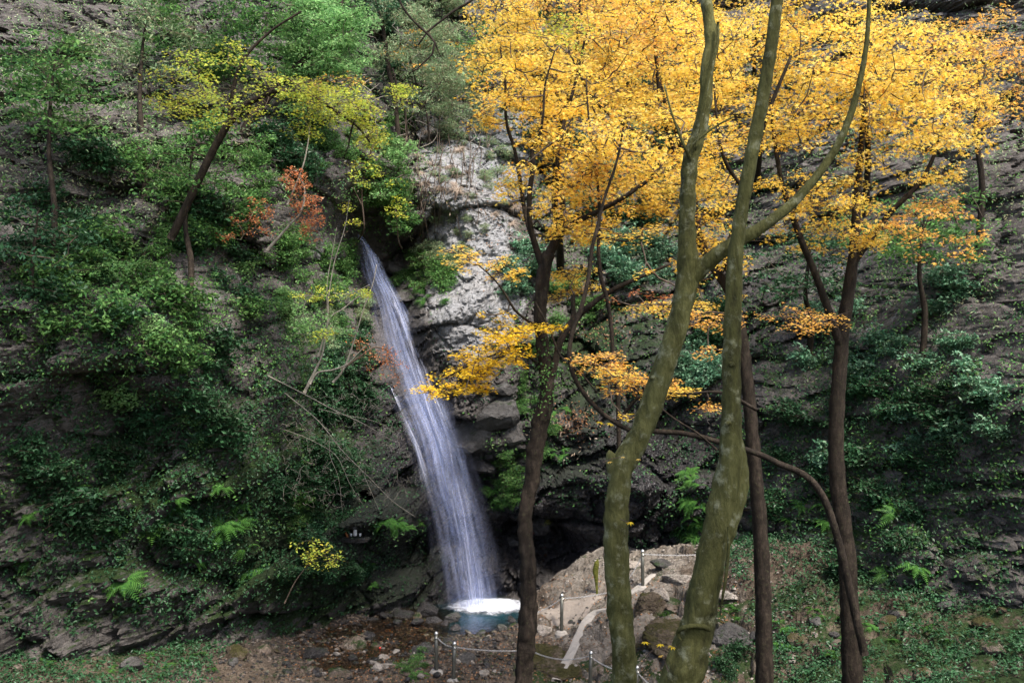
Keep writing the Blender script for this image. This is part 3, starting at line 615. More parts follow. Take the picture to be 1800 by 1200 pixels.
# sandy landing
def landing():
    v = []; a = np.linspace(0, 2 * np.pi, 40, endpoint=False)
    s = NT("sandy path"); c = s.coord('world'); n = s.noise(c, 12, 8, .7); n2 = s.noise(c, 2.5, 4); s.set(Base_Color=s.mix(n2, s.ramp(n, [(.3, (.11, .09, .07)), (.6, (.2, .17, .14))]), (.22, .19, .165)), Roughness=.95, Normal=s.bump(n, .02, .8))
    c0 = ghit(1000, 1076); 
    for r in np.linspace(0, 1, 8):
        x = c0[0] + r * (.85 + .12 * np.sin(3 * a)) * np.cos(a); y = c0[1] + r * (.42 + .08 * np.sin(4 * a)) * np.sin(a)
        z = np.array([gz_at(p, q) for p, q in zip(x, y)]); zz = z + .03 * (1 - r ** 4) - .02 * r ** 4
        v.append(np.stack([x, y, zz], -1))
    tag(link("path_landing", mesh_np("path_landing", np.vstack(v), grid_faces(40, 8, True), s.m, True)), "flat sandy landing of the path behind the dark trunk", kind='structure')
landing()
POSTS = [(767,1180,1110,"metal post at the pool end of the chain, left one of the close pair",20.6),(797,1196,1128,"metal post nearest the pool, right one of the close pair",20.3),(987,1111,1044,"metal post set in concrete on the middle of the path",23.),(1037,1212,1144,"metal post in front of the concrete strip, rising from below",20.5),(1130,1032,966,"metal post at the top of the path against the dark wall",23.),(1118,1238,1170,"metal post half hidden by the middle green trunk",20.),(1284,1034,962,"metal post at the right end of the upper chain beyond the leaning trunk",24.),(931,1202,1134,"metal post standing just behind the foot of the dark maple trunk",21.3),(926,1140,1074,"metal post behind the dark trunk at the level of the pool",23.2),(1084,1094,1030,"metal post behind the middle olive trunk on the path",23.),(1190,1290,1220,"metal post at the bottom edge beside the leaning trunk",19.5)]
post_top = []
def lathe(prof, n=14):
    a = np.linspace(0, 2 * np.pi, n, endpoint=False); v = np.vstack([np.stack([r * np.cos(a), r * np.sin(a), np.full(n, z)], -1) for r, z in prof]); return v, grid_faces(n, len(prof), True)
for (px, yb, yt, lb, d) in POSTS:
    b = P(px, yb, d); t = P(px, yt, d); h = t[2] - b[2]; gg = gz_at(b[0], b[1])
    p = thing("rope_post", b, lb, "post", "metal posts carrying the path chain")
    r = .042; v, f = lathe([(r, -.35), (r, h * .5), (r, h - .05), (0.0001, h - .05)]); sh = link("shaft", mesh_np("shaft", v, f, M['post'], True), p)
    v, f = lathe([(r, h - .055), (r * 1.15, h - .05), (r * 1.15, h - .03), (r * .95, h - .008), (r * .5, h + .012), (0.0005, h + .018)]); link("cap", mesh_np("cap", v, f, M['steel'], True), sh)
    v, f = lathe([(.013, 0), (.022, .0), (.022, .012), (.0005, .016)]); e = link("eyelet", mesh_np("eyelet", v, f, M['steel'], True), sh, (0, -r, h - .12)); e.rotation_euler = (math.radians(90), 0, 0)
    v, f = lathe([(.19, -.35), (.17, -.03), (.12, .03), (.045, .05)], 12); v[:, :2] *= (1 + .15 * perlin(v * 9 + px))[:, None]; link("concrete_foot", mesh_np("concrete_foot", v, f, M['concrete'], False), p)
    p.rotation_euler = (R.uniform(-.03, .03), R.uniform(-.03, .03), R.uniform(0, 1)); post_top.append(b + np.array([0, 0, h - .1]))
def chain(a, b, sag, label):
    n = 60; t = np.linspace(0, 1, n)[:, None]; c = a * (1 - t) + b * t; c[:, 2] -= sag * 4 * (t[:, 0] * (1 - t[:, 0]))
    seg = np.r_[0, np.cumsum(np.linalg.norm(np.diff(c, axis=0), axis=1))]; L = seg[-1]; step = .04; m = int(L / step); vs = []; fs = []; k = 0
    for i in range(m):
        s0 = (i + .5) * step; pt = np.array([np.interp(s0, seg, c[:, j]) for j in range(3)]); q = np.array([np.interp(s0 + .01, seg, c[:, j]) for j in range(3)]) - pt; q /= np.linalg.norm(q)
        up = np.array([0, 0, 1.]); sd_ = np.cross(q, up); sd_ /= np.linalg.norm(sd_); up = np.cross(sd_, q); w_ = sd_ if i % 2 else up; n_ = up if i % 2 else sd_
        a8 = np.linspace(0, 2 * np.pi, 8, endpoint=False); a4 = np.linspace(0, 2 * np.pi, 4, endpoint=False)
        ring = pt + q * (.028 * np.cos(a8))[:, None] + w_ * (.014 * np.sin(a8))[:, None]
        rad = q * np.cos(a8)[:, None] + w_ * np.sin(a8)[:, None]
        v = ring[:, None] + .0052 * (rad[:, None] * np.cos(a4)[None, :, None] + n_ * np.sin(a4)[None, :, None]); vs.append(v.reshape(-1, 3))
        f = grid_faces(4, 9, True); f = f % 32; fs.append(f + k); k += 32
    o = link("chain", mesh_np("chain", np.vstack(vs), np.vstack(fs), M['chain'], True)); tag(o, label, "chain", "pale chains hung along the footpath")
T = post_top
for (a, b, c, m) in [(800,1104,22,'boulder_wet'),(822,1111,16,'boulder'),(845,1113,24,'boulder_dark'),(868,1111,15,'boulder'),(884,1107,26,'boulder_dark'),(902,1100,18,'boulder'),(783,1096,20,'boulder_wet'),(858,1118,13,'boulder_pale'),(832,1120,12,'boulder_wet'),(900,1090,20,'boulder_wet'),(735,1094,26,'boulder_wet'),(700,1092,18,'boulder_wet'),(675,1083,22,'boulder_wet')]:
    boulder(a, b, c, uniq(sized(c, 20) + {'boulder_wet': ' black wet', 'boulder': ' brown', 'boulder_pale': ' pale', 'boulder_dark': ' dark grey'}[m] + ' rim stone', a, b), m, "stone", False, flat=.8, grp="stones along the pool rim", cat="stone", tilt=.5, base=CZ * FPX / (b - 600))
chain(T[0], T[1], .06, "short pale chain between the close pair of posts near the pool")
chain(T[1], T[7], .05, "long pale chain running right from the pool posts to behind the dark trunk")
chain(T[7], T[3], .14, "sagging pale chain between the dark trunk and the lower post")
chain(T[3], T[5], .12, "pale chain dropping right from the lower post to the middle green trunk")
chain(T[8], T[2], .06, "pale chain rising from behind the dark trunk to the middle post")
chain(T[2], T[9], .04, "pale chain leaving the middle post towards the middle green trunk")
chain(T[9], T[4], .12, "steep sagging pale chain climbing to the upper post")
chain(T[4], T[6], .06, "pale chain running level right from the upper post")
chain(T[5], T[10], .1, "pale chain at the bottom between the two green trunks")
# mossy broken stake
st = Tubes(); q = crom([P(1044,1000,24.2), P(1046,1010,24.2), P(1050,1030,24.2), P(1053,1045,24.2)], .05); base = ghit(1050, 1046)
st.add(np.array([base + [0, 0, -.1], base + [-.02, 0, .3], base + [-.05, 0, .62], base + [-.02, 0, .82], base + [.02, 0, .92]]), [.02, .035, .075, .06, .004], 9, .35)
tag(link("mossy_stake", st.mesh("mossy_stake", M['stump'])), "pointed yellow green mossy stump standing at the cave side of the path", "stump")
# offerings on the ledge
lq = hit(625, 943); lq[1] -= .6
v, f = lathe([(.0005, 0), (.05, 0), (.055, .06), (.05, .15), (.02, .2), (.022, .25), (.0005, .25)], 12); o = link("offering_bottle", mesh_np("offering_bottle", v, f, M['white'], True), None, tuple(P(624, 941, lq[1]))); tag(o, "tall white bottle standing on the dark ledge left of the fall", "bottle")
for (px, lb) in ((617, "small white cup left of the white bottle on the ledge"), (633, "small white cup right of the white bottle on the ledge")):
    v, f = lathe([(.0005, 0), (.022, 0), (.035, .07), (.03, .07), (.02, .02), (.0005, .02)], 12); tag(link("offering_cup", mesh_np("offering_cup", v, f, M['white'], True), None, tuple(P(px, 942, lq[1]))), lb, "cup")
v, f = lathe([(.17, -.12), (.2, -.04), (.17, 0), (.0005, .0)], 16); v[:, 0] *= 2.2; v[:, :2] *= (1 + .12 * perlin(v * 6))[:, None]; o = link("ledge_stone", mesh_np("ledge_stone", v, f, M['boulder_wet'], False), None, tuple(P(622, 943, lq[1]))); tag(o, "flat dark stone carrying the white bottle and cups", "rock")
tb = Tubes(); tb.add(crom([P(601,920,lq[1]), P(606,932,lq[1]), P(611,944,lq[1])], .05), .03, 5); tag(link("wooden_stake", tb.mesh("wooden_stake", M['wood'])), "short orange brown wooden stick leaning left of the white bottle", "stick")
v, f = lathe([(.0005, 0), (.045, .01), (.05, .05), (.03, .08), (.0005, .085)], 10); v = v * .55; tag(link("red_scrap", mesh_np("red_scrap", v, f, M['red'], True), None, tuple(ghit(668, 1140))), "small bright red scrap lying among the streambed stones", "scrap")

# ------------------------------------------------------------------ TREES
def rnd(n): return rng.normal(size=(n, 3))
class Tree:
    """thing with trunk, limbs, twigs and crown; skeleton points are remembered so sprays grow from the nearest wood"""
    def __init__(s, name, base, label, cat, bark, twig='bark_twig', group=None):
        s.base = np.asarray(base, float); s.o = thing(name, base, label, cat, group); s.bark = bark; s.twigm = twig
        s.wk = .92; s.sk = np.empty((0, 3)); s.tw = Tubes(); s.lv = {}; s.cnt = 0
    def limb(s, ctrl, nm='limb', sides=10, step=.1, lump=.12, mat=None, raw=False):
        """ctrl rows: px, py, distance, width in photo pixels"""
        c = np.asarray(ctrl, float); pts = np.array([P(a, b, d) for a, b, d, _ in c]); r = c[:, 3] * s.wk / 2 / FPX * c[:, 2]
        cur = crom(np.c_[pts, r], step); s.cnt += 1
        t = Tubes(); t.add(cur[:, :3], np.maximum(cur[:, 3], .003), sides, lump, seed=s.cnt * 3.1)
        o = link(nm, t.mesh(nm, M[mat or s.bark], s.base), s.o); s.sk = np.vstack([s.sk, cur[::max(1, int(.15 / step)), :3]]); return o
    def twig(s, pts, r0, r1, sides=4):
        s.tw.add(pts, np.linspace(r0, r1, len(pts)), sides, cap=False); s.sk = np.vstack([s.sk, pts[1:]])
    def spray(s, cen, rad, n, leaf, tpl, size, tilt=.35, thick=.05, droop=.15, twigs=True, r0=.011):
        if twigs and len(s.sk):
            k = np.argmin(((s.sk - cen) ** 2).sum(1) + .0); a = s.sk[k]; L = np.linalg.norm(cen - a)
            mid = (a + cen) / 2 + rng.normal(size=3) * L * .09 + np.array([0, 0, -.06 * L]); q1 = (a + mid) / 2 + rng.normal(size=3) * L * .05
            s.twig(crom([a, q1, mid, cen], max(.12, L / 8)), r0 * (1 + min(L, 3) * .35), r0 * .5)
            for j in range(3):
                e = cen + rng.normal(size=3) * rad * np.array([.7, .7, .12]); s.tw.add(np.array([cen, (cen + e) / 2 + rng.normal(size=3) * .03 * rad, e]), [r0 * .4, r0 * .3, r0 * .15], 3, cap=False)
        else: s.sk = np.vstack([s.sk, cen[None]])
        rr = np.sqrt(rng.uniform(0, 1, n)); a = rng.uniform(0, 2 * np.pi, n); az = rng.uniform(0, 6.28); el = rng.uniform(.55, 1.)
        x = rr * np.cos(a) * rad; y = rr * np.sin(a) * rad * el; X = x * math.cos(az) - y * math.sin(az); Y = x * math.sin(az) + y * math.cos(az)
        tx, ty = rng.normal(0, .18, 2); Z = X * tx + Y * ty - droop * rr ** 2 * rad + rng.normal(0, thick, n)
        c = cen + np.stack([X, Y, Z], -1); nr = np.array([0, 0, 1.]) + rnd(n) * tilt
        s.lv.setdefault((leaf, id(tpl)), [tpl, []])[1].append((c, nr, rng.uniform(.55, 1.25, n) * size))
    def cloud(s, px, py, rx, ry, d, dd_, ns, leaf='yellow', tpl=MAPLE5, rad=.5, n=70, size=.07, **kw):
        """ns sprays inside an ellipsoid seen at (px,py) with photo radii (rx,ry), dd_ metres deep"""
        cs = []
        for i in range(ns):
            while True:
                a = rng.uniform(-1, 1, 3)
                if (a ** 2).sum() < 1: break
            cs.append(P(px + a[0] * rx, py + a[1] * ry, d + a[2] * dd_))
        if len(s.sk): cs.sort(key=lambda q: ((s.sk - q) ** 2).sum(1).min())
        for q in cs: s.spray(q, rad * rng.uniform(.6, 1.2), int(n * rng.uniform(.6, 1.3)), leaf, tpl, size, **kw)
    def done(s, crown='crown'):
        if s.tw.v: tag(link('twigs', s.tw.mesh('twigs', M[s.twigm], s.base), s.o), kind='stuff')
        for (leaf, _), (tpl, L) in s.lv.items():
            v, f = leaves(np.vstack([l[0] for l in L]) - s.base, np.vstack([l[1] for l in L]), np.concatenate([l[2] for l in L]), tpl)
            link(crown, mesh_np(crown, v, f, M[leaf]), s.o)
        return s.o

def groundbase(x, y): return np.array([x, y, gz_at(x, y)])

# middle green trunk (near) -------------------------------------------------
t1 = Tree("beech_tree", groundbase(P(1095, 1200, 8)[0], 8), "slender olive barked tree bending right then up, middle of the three tall trunks", "tree", 'bark_green')
tr1 = t1.limb([(1100,1400,8,56),(1098,1250,8,50),(1097,1150,8,46),(1090,1080,8,47),(1084,1000,8,47),(1083,930,8,47),(1086,870,8,45),(1096,815,8,46),(1118,778,8,44),(1142,720,8,43),(1162,660,8,42),(1182,600,8,40),(1200,535,8,42),(1208,480,8,40),(1208,420,8,34),(1209,350,8,31),(1212,290,8,30),(1228,235,8,28),(1240,180,8,26),(1243,120,8,25),(1251,75,8,27),(1246,35,8,22),(1240,-10,8,22),(1238,-90,8,20),(1242,-260,8,16)], 'trunk', 28, .03, .16)
t1.limb([(1209,500,8,28),(1228,478,7.98,30),(1250,456,7.95,30),(1275,437,7.9,27),(1300,422,7.9,26),(1345,395,7.9,22),(1410,340,8.,18),(1480,240,8,14),(1520,100,8,10),(1530,-60,8,6)], 'limb', 20, .03, .12)
t1.limb([(1086,850,8.02,30),(1081,820,8.02,32),(1079,800,8.02,30),(1081,797,8.02,26)], 'broken_stub', 16, .03, .1)
t1.limb([(1211,278,7.94,9),(1218,255,7.9,5),(1240,235,7.9,5),(1262,220,7.9,4),(1290,205,7.9,3)], 'limb', 8, .05)
t1.limb([(1216,285,7.96,8),(1205,262,7.9,7),(1190,225,7.9,5),(1178,190,7.9,4),(1168,150,7.9,3)], 'limb', 8, .05)
t1.limb([(1262,40,7.9,6),(1262,70,7.88,6),(1254,110,7.87,5),(1244,160,7.87,4),(1236,200,7.88,4),(1222,265,7.88,3)], 'vine', 6, .05)
for (px, py, r_, d) in [(1163,668,.05,7.92),(1150,665,.035,7.9),(1190,583,.03,7.92),(1189,552,.028,7.92),(1200,500,.03,7.9),(1100,1060,.03,7.9),(1078,900,.025,7.9),(1210,288,.04,7.92)]:
    k = link("knot", mat_copy(_rm[R.randrange(10)], M['bark_green']), tr1); k.location = tuple(P(px, py, d) - t1.base + np.array([0, .05 , 0])); k.scale = (r_, r_ * .8, r_ * 1.2)
t1.done()
# right near trunk ------------------------------------------------------------
t2 = Tree("beech_tree", groundbase(P(1190, 1200, 7)[0], 7), "thick leaning olive barked trunk with a round collar scar, rightmost of the tall trunks", "tree", 'bark_green')
tr2 = t2.limb([(1150,1420,7,92),(1180,1270,7,84),(1205,1170,7,76),(1222,1110,7,66),(1228,1085,7,62),(1240,1030,7,58),(1252,970,7,56),(1264,910,7,55),(1276,860,7,54),(1284,800,7,44),(1286,730,7,38),(1286,650,7,34),(1288,560,7,32),(1291,480,7,30),(1299,400,7,27),(1316,300,7,26),(1345,150,7,24),(1366,0,7,22),(1385,-200,7,18)], 'trunk', 28, .03, .14)
t2.limb([(1262,975,7.0,30),(1276,925,7.0,42),(1289,878,7.0,46),(1298,835,7.02,40),(1298,790,7.03,26),(1294,755,7.03,12)], 'burl', 20, .03, .12)
t2.limb([(1279,925,6.87,3),(1281,960,6.87,6),(1276,1010,6.88,7),(1270,1050,6.9,5),(1266,1080,6.95,3)], 'vine', 8, .04)
# collar of the old scar
a = np.linspace(math.radians(215), math.radians(-25), 26); cc = P(1222, 1112, 6.86); ring = np.stack([cc[0] + .118 * np.cos(a), 7.0 - np.sqrt(np.maximum(.146 ** 2 - (.118 * np.cos(a)) ** 2, 0)), cc[2] + .075 * np.sin(a) - .02], -1)
tt = Tubes(); tt.add(ring, np.interp(np.arange(26), [0, 6, 18, 25], [.006, .018, .02, .006]), 8, .15); link("scar_collar", tt.mesh("scar_collar", M['bark_green'], t2.base), tr2)
for (px, py, r_) in [(1262,945,.03),(1288,640,.03),(1281,745,.03)]:
    k = link("knot", mat_copy(_rm[R.randrange(10)], M['bark_green']), tr2); k.location = tuple(P(px, py, 6.9) - t2.base + np.array([0, .03, 0])); k.scale = (r_, r_ * .7, r_ * 1.2)
t2.done()
# twigs with single near leaves ------------------------------------------------
def leaf_twig(name, pts_px, d, lv, label, mat='yellow_clear', size=.066):
    b = P(*pts_px[0], d); o = thing(name, b, label, "twig"); t = Tubes(); t.add(crom([P(*q, d) for q in pts_px], .05), np.linspace(.004, .0018, len(crom([P(*q, d) for q in pts_px], .05))), 5); link("stem", t.mesh("stem", M['bark_twig'], b), o)
    for (px, py) in lv:
        v, f = leaves(np.array([P(px, py, d)]) - b, np.array([[R.uniform(-.4, .4), -R.uniform(.05, .3), .9]]), size, MAPLE7); link("maple_leaf", mesh_np("maple_leaf", v, f, M[mat]), o)
leaf_twig("maple_twig", [(1120,728),(1100,738),(1078,742)], 6.9, [(1055,742),(1072,745),(1100,738),(1108,727)], "twig of big pale yellow maple leaves left of the middle trunk")
leaf_twig("maple_twig", [(1090,912),(1100,916),(1107,919)], 7.0, [(1108,919)], "single yellow maple leaf on the right edge of the middle trunk")
leaf_twig("maple_twig", [(1125,1170),(1150,1140),(1190,1136)], 6.8, [(1135,1129),(1160,1133),(1181,1137)], "row of three yellow maple leaves between the two green trunks")
leaf_twig("maple_twig", [(1060,812),(1075,806),(1092,803)], 6.9, [(1071,812),(1094,803),(1122,807)], "few small orange maple leaves at the broken stub", 'amber', .045)
leaf_twig("maple_twig", [(1175,1180),(1168,1160),(1161,1150)], 6.9, [(1161,1152)], "single withered orange leaf below the three yellow leaves", 'amber', .045)

# dark maple -------------------------------------------------------------------
t3 = Tree("maple_tree", groundbase(P(915, 1200, 13.5)[0], 13.5), "dark brown maple trunk rising before the cliff with low yellow sprays reaching left", "tree", 'bark_dark')
D3 = 13.5
t3.limb([(912,1420,D3,44),(916,1280,D3,36),(920,1190,D3,32),(927,1110,D3,36),(929,1060,D3,34),(928,990,D3,29),(923,910,D3,27),(935,840,D3,29),(943,780,D3,32),(952,730,D3,33),(962,685,D3,28),(957,630,D3,26),(950,570,D3,25),(952,510,D3,25),(958,465,D3,26),(965,445,D3,24)], 'trunk', 22, .04, .22)
t3.limb([(957,475,D3,18),(944,440,D3,13),(932,395,13.4,11),(931,340,13.3,10),(937,295,13.2,9),(935,262,13.2,8),(948,240,13.1,6),(955,200,13,5),(958,150,13,4),(975,90,13,3)], 'limb', 9)
t3.limb([(938,425,D3,9),(925,385,13.6,8),(916,330,13.7,8),(905,265,13.8,7),(890,215,13.8,6),(888,150,13.8,4),(880,90,13.8,3)], 'limb', 8)
t3.limb([(963,450,D3,20),(985,412,13.4,15),(1010,392,13.3,12),(1050,372,13.2,10),(1100,345,13.,9),(1150,310,12.9,7),(1190,290,12.8,5)], 'limb', 9)
t3.limb([(976,430,D3,14),(990,380,13.6,12),(985,340,13.7,11),(980,280,13.8,9),(990,220,14,8),(1010,150,14,6),(1030,60,14,4)], 'limb', 8)
t3.limb([(958,700,D3,16),(912,668,D3,14) if False else (975,640,13.45,14),(985,600,13.4,14),(1006,565,13.4,15),(1040,535,13.3,11),(1080,508,13.2,9),(1130,485,13.1,7),(1180,463,13,5)], 'limb', 10)
t3.limb([(1007,566,13.4,11),(1008,545,13.4,9),(1007,530,13.38,9),(1009,517,13.38,7)], 'broken_stub', 8)
t3.limb([(948,575,D3,8),(930,565,13.3,6),(905,545,13.1,5),(890,520,13,4),(868,490,12.9,3),(840,465,12.9,2.5)], 'limb', 6)
t3.limb([(945,640,D3,8),(920,620,13.2,5),(880,620,13,4),(830,640,12.9,3),(790,660,12.8,2.5)], 'limb', 6)
t3.limb([(940,530,13.4,5),(965,575,13.1,5),(985,625,13.,5),(1020,655,13,4),(1050,690,13,3)], 'limb', 6)
# low sprays
LOW = dict(tilt=.28, thick=.025, droop=.1, size=.052)
t3.cloud(800,682,58,12,12.9,.5,12,'yellow_clear',rad=.24,n=80,**LOW)
t3.cloud(820,655,60,16,12.9,.5,12,'yellow_clear',rad=.26,n=80,**LOW)
t3.cloud(870,625,60,20,13,.6,14,'yellow_clear',rad=.28,n=80,**LOW)
t3.cloud(880,590,60,18,13,.6,12,'yellow_clear',rad=.28,n=80,**LOW)
t3.cloud(920,575,60,14,13,.6,8,'yellow_clear',rad=.24,n=50,**LOW)
t3.cloud(845,462,55,18,12.9,.5,9,'yellow',rad=.22,n=45,**LOW)
t3.cloud(885,480,35,14,12.9,.4,5,'yellow',rad=.2,n=40,**LOW)
t3.cloud(800,440,30,16,12.9,.3,4,'yellow',rad=.14,n=22,**LOW)
t3.cloud(860,555,40,10,12.9,.3,3,'yellow_clear',rad=.16,n=26,**LOW)
t3.cloud(1010,490,55,22,14.2,.6,14,'yellow',rad=.3,n=60,**LOW)
t3.cloud(985,520,50,10,14.2,.4,6,'yellow',rad=.24,n=40,**LOW)
# crown
t3.cloud(960,330,70,60,13.6,1.,16,'yellow',rad=.32,n=60,tilt=.5,size=.066)
t3.cloud(1010,400,80,30,13.6,1.,12,'yellow',rad=.3,n=55,tilt=.45,size=.066)
t3.cloud(930,200,90,70,13.8,1.3,30,'yellow',rad=.38,n=70,tilt=.45,size=.064,thick=.03)
t3.cloud(1010,120,120,90,13.8,1.5,40,'yellow',rad=.42,n=75,tilt=.45,size=.064,thick=.03)
t3.cloud(900,110,70,60,13.8,1.2,22,'yellow',rad=.38,n=65,tilt=.45,size=.064,thick=.03)
t3.cloud(1080,300,90,70,13.4,1.2,30,'yellow',rad=.36,n=60,tilt=.5,size=.068)
t3.cloud(855,195,25,20,13.6,.3,4,'yellow',rad=.22,n=40,size=.065)
t3.cloud(870,210,25,10,13.6,.3,3,'yellow',rad=.2,n=36,size=.065)
t3.cloud(985,45,40,30,13.6,.8,6,'lime',rad=.36,n=60,tilt=.45,size=.062)
t3.done()
# leaning slim maple ------------------------------------------------------------
t4 = Tree("maple_tree", groundbase(P(1500, 1000, 12)[0], 12), "slim leaning maple stem curving under the amber spray, behind the middle trunk", "tree", 'bark_dark')
t4.limb([(1520,1150,12,16),(1450,880,12,14),(1360,810,12,12),(1265,777,12,11),(1205,762,12,10),(1150,758,12,10),(1112,757,12,9),(1075,738,12,9),(1040,708,12,9),(1012,668,12,9),(1001,628,12,9),(1006,585,12,9),(1022,540,12,9),(1034,490,12,8),(1040,440,12,8),(1050,400,12,7),(1062,350,12,6),(1085,280,12,5),(1100,200,12,4)], 'trunk', 10, .06)
t4.limb([(1090,735,12,8),(1100,790,12.,0) if False else (1120,700,11.9,6),(1150,690,11.8,5),(1200,692,11.8,5),(1270,690,11.8,6),(1330,720,11.9,7)], 'limb', 7)
t4.limb([(1260,790,11.9,5),(1225,760,11.8,4),(1200,745,11.8,4),(1175,728,11.8,4),(1160,715,11.8,3)], 'limb', 6)
t4.cloud(1060,638,42,20,11.9,.6,12,'amber',rad=.24,n=42,**LOW)
t4.cloud(1095,658,50,16,11.9,.6,10,'yellow',rad=.26,n=42,**LOW)
t4.cloud(1110,675,70,20,11.9,.5,14,'amber',rad=.22,n=50,**LOW)
t4.cloud(1180,685,50,12,11.9,.4,8,'yellow',rad=.2,n=45,**LOW)
t4.cloud(1255,718,30,8,11.8,.3,5,'amber',rad=.17,n=34,**LOW)
t4.cloud(1100,735,28,12,11.6,.3,3,'yellow',rad=.12,n=14,**LOW)
t4.cloud(1120,445,50,50,12,.6,6,'yellow',rad=.24,n=35,**LOW)
t4.cloud(1150,540,70,18,13.,.6,12,'yellow',rad=.26,n=45,**LOW)
t4.cloud(1250,560,50,30,13.,.6,10,'amber',rad=.22,n=40,**LOW)
t4.cloud(1120,520,60,16,13.,.6,6,'peach',rad=.2,n=20,**LOW)
t4.cloud(1120,240,90,80,12.4,1.,24,'yellow',rad=.34,n=60,tilt=.5,size=.066)
t4.cloud(1240,620,40,16,12.5,.3,4,'amber',rad=.18,n=24,**LOW)
t4.done()
t5 = Tree("maple_tree", groundbase(P(1095, 1000, 13)[0], 13), "thin upright maple sapling seen left of the middle trunk", "tree", 'bark_dark')
t5.limb([(1085,1380,13,13),(1088,1100,13,11),(1092,900,13,10),(1088,780,13,9),(1086,690,13,9),(1078,640,13,8),(1075,580,13,8),(1068,530,13,8),(1056,485,13,8),(1052,430,13,7),(1054,360,13,6),(1046,290,13,5),(1036,220,13,4),(1030,140,13,3)], 'trunk', 9, .06)
t5.limb([(1052,420,13,6),(1070,418,12.9,4),(1100,425,12.8,4),(1130,412,12.8,3)], 'limb', 6)
t5.cloud(1040,380,70,40,13.2,.8,12,'yellow',rad=.3,n=50,tilt=.45,size=.064)
t5.cloud(1000,260,110,80,13.2,1.1,26,'yellow',rad=.34,n=60,tilt=.5,size=.066)
t5.cloud(1060,330,80,50,13.,.8,12,'amber',rad=.26,n=36,tilt=.5,size=.064)
t5.done()
# maples behind, forming the golden canopy
t6 = Tree("maple_tree", groundbase(P(1330, 1000, 15)[0], 15), "golden maple whose crown fills the top right behind the olive trunks", "tree", 'bark_dark')
t6.limb([(1345,1300,15,34),(1340,1000,15,30),(1325,800,15,26),(1310,640,15,24),(1290,530,15,20),(1255,470,15,18),(1230,420,15,16),(1215,330,15,14),(1190,230,15,12),(1160,150,15,9),(1150,60,15,7)], 'trunk', 14, .08)
t6.limb([(1300,560,15,14),(1290,500,14.9,13),(1275,450,14.8,12),(1300,380,14.7,11),(1320,300,14.6,10),(1350,200,14.5,8),(1390,100,14.5,6)], 'limb', 9)
t6.limb([(1215,330,15,10),(1180,250,14.8,9),(1160,180,14.6,7),(1155,120,14.5,5),(1150,40,14.5,4)], 'limb', 8)
t6.limb([(1190,300,15,9),(1150,250,14.8,8),(1090,215,14.8,6),(1040,170,14.8,5),(1000,90,14.8,4)], 'limb', 8)
t6.limb([(1305,330,14.6,8),(1275,285,14.4,7),(1262,230,14.3,5),(1255,150,14.3,4)], 'limb', 7)
t6.cloud(1180,60,150,90,14.8,1.6,70,'yellow',rad=.45,n=80,tilt=.5,size=.068,thick=.035)
t6.cloud(1230,200,130,90,14.8,1.5,55,'yellow',rad=.42,n=75,tilt=.45,size=.066,thick=.03)
t6.cloud(1180,320,110,60,14.8,1.2,34,'yellow',rad=.38,n=65,tilt=.5,size=.07)
t6.cloud(1250,430,60,60,14.6,.8,18,'yellow',rad=.34,n=60,tilt=.45,size=.068)
t6.cloud(1150,390,60,30,14.6,.6,9,'yellow',rad=.3,n=50,**{**LOW, 'size': .066})
t6.cloud(1130,60,90,60,14.2,1.,20,'amber',rad=.4,n=50,tilt=.45,size=.064,thick=.03)
t6.cloud(1240,520,60,30,15,.6,10,'yellow',rad=.28,n=46,**LOW)
t6.done()
t7 = Tree("maple_tree", groundbase(P(1480, 1000, 16)[0], 16), "golden maple with forked stems standing beyond the right trunk", "tree", 'bark_dark')
t7.limb([(1500,1250,16,40),(1490,1000,16,34),(1470,800,16,30),(1480,600,16,26),(1500,450,16,20),(1510,300,16,14),(1530,100,16,9)], 'trunk', 14, .1)
t7.limb([(1482,620,16,18),(1440,500,15.8,14),(1400,400,15.6,12),(1370,300,15.5,9),(1350,150,15.5,6)], 'limb', 9)
t7.limb([(1495,470,16,14),(1560,380,15.8,11),(1630,300,15.6,8),(1680,150,15.5,5)], 'limb', 9)
t7.cloud(1420,120,150,150,15.6,1.6,90,'yellow',rad=.5,n=75,tilt=.6,size=.08)
t7.cloud(1450,360,130,90,15.6,1.3,40,'yellow',rad=.42,n=65,tilt=.5,size=.074)
t7.cloud(1620,180,150,150,15.4,1.6,80,'yellow',rad=.5,n=75,tilt=.6,size=.08)
t7.cloud(1640,400,110,60,15.4,1.,18,'amber',rad=.36,n=55,tilt=.5,size=.074)
t7.cloud(1420,560,90,30,15,.8,14,'amber',rad=.3,n=50,**LOW)
t7.done()
t8 = Tree("maple_tree", hit(985, 470), "far golden maple behind the dark trunk, its crown filling the top centre", "tree", 'bark_dark')
t8.limb([(985,470,27.5,16),(984,430,26,14),(978,380,24.5,13),(975,330,23,12),(985,230,21.5,10),(1010,120,20.5,7),(1020,0,20,4)], 'trunk', 10, .1)
t8.cloud(1000,60,150,90,19,2,70,'yellow',rad=.6,n=80,tilt=.65,size=.085)
t8.cloud(890,40,60,50,19,1.5,16,'yellow',rad=.5,n=70,tilt=.65,size=.08)
t8.cloud(1150,130,150,110,20,2,70,'yellow',rad=.6,n=80,tilt=.65,size=.085)
t8.cloud(1250,300,90,100,20,1.5,24,'yellow',rad=.5,n=70,tilt=.6,size=.08)
t8.cloud(1080,60,160,80,17,1,30,'amber',rad=.5,n=40,tilt=.5,size=.068,thick=.035)
t8.cloud(830,80,40,30,17,.6,6,'yellow',rad=.36,n=50,tilt=.45,size=.064,thick=.03)
t8.cloud(820,110,30,12,17,.4,4,'yellow',rad=.3,n=44,tilt=.45,size=.064,thick=.03)
t8.done()
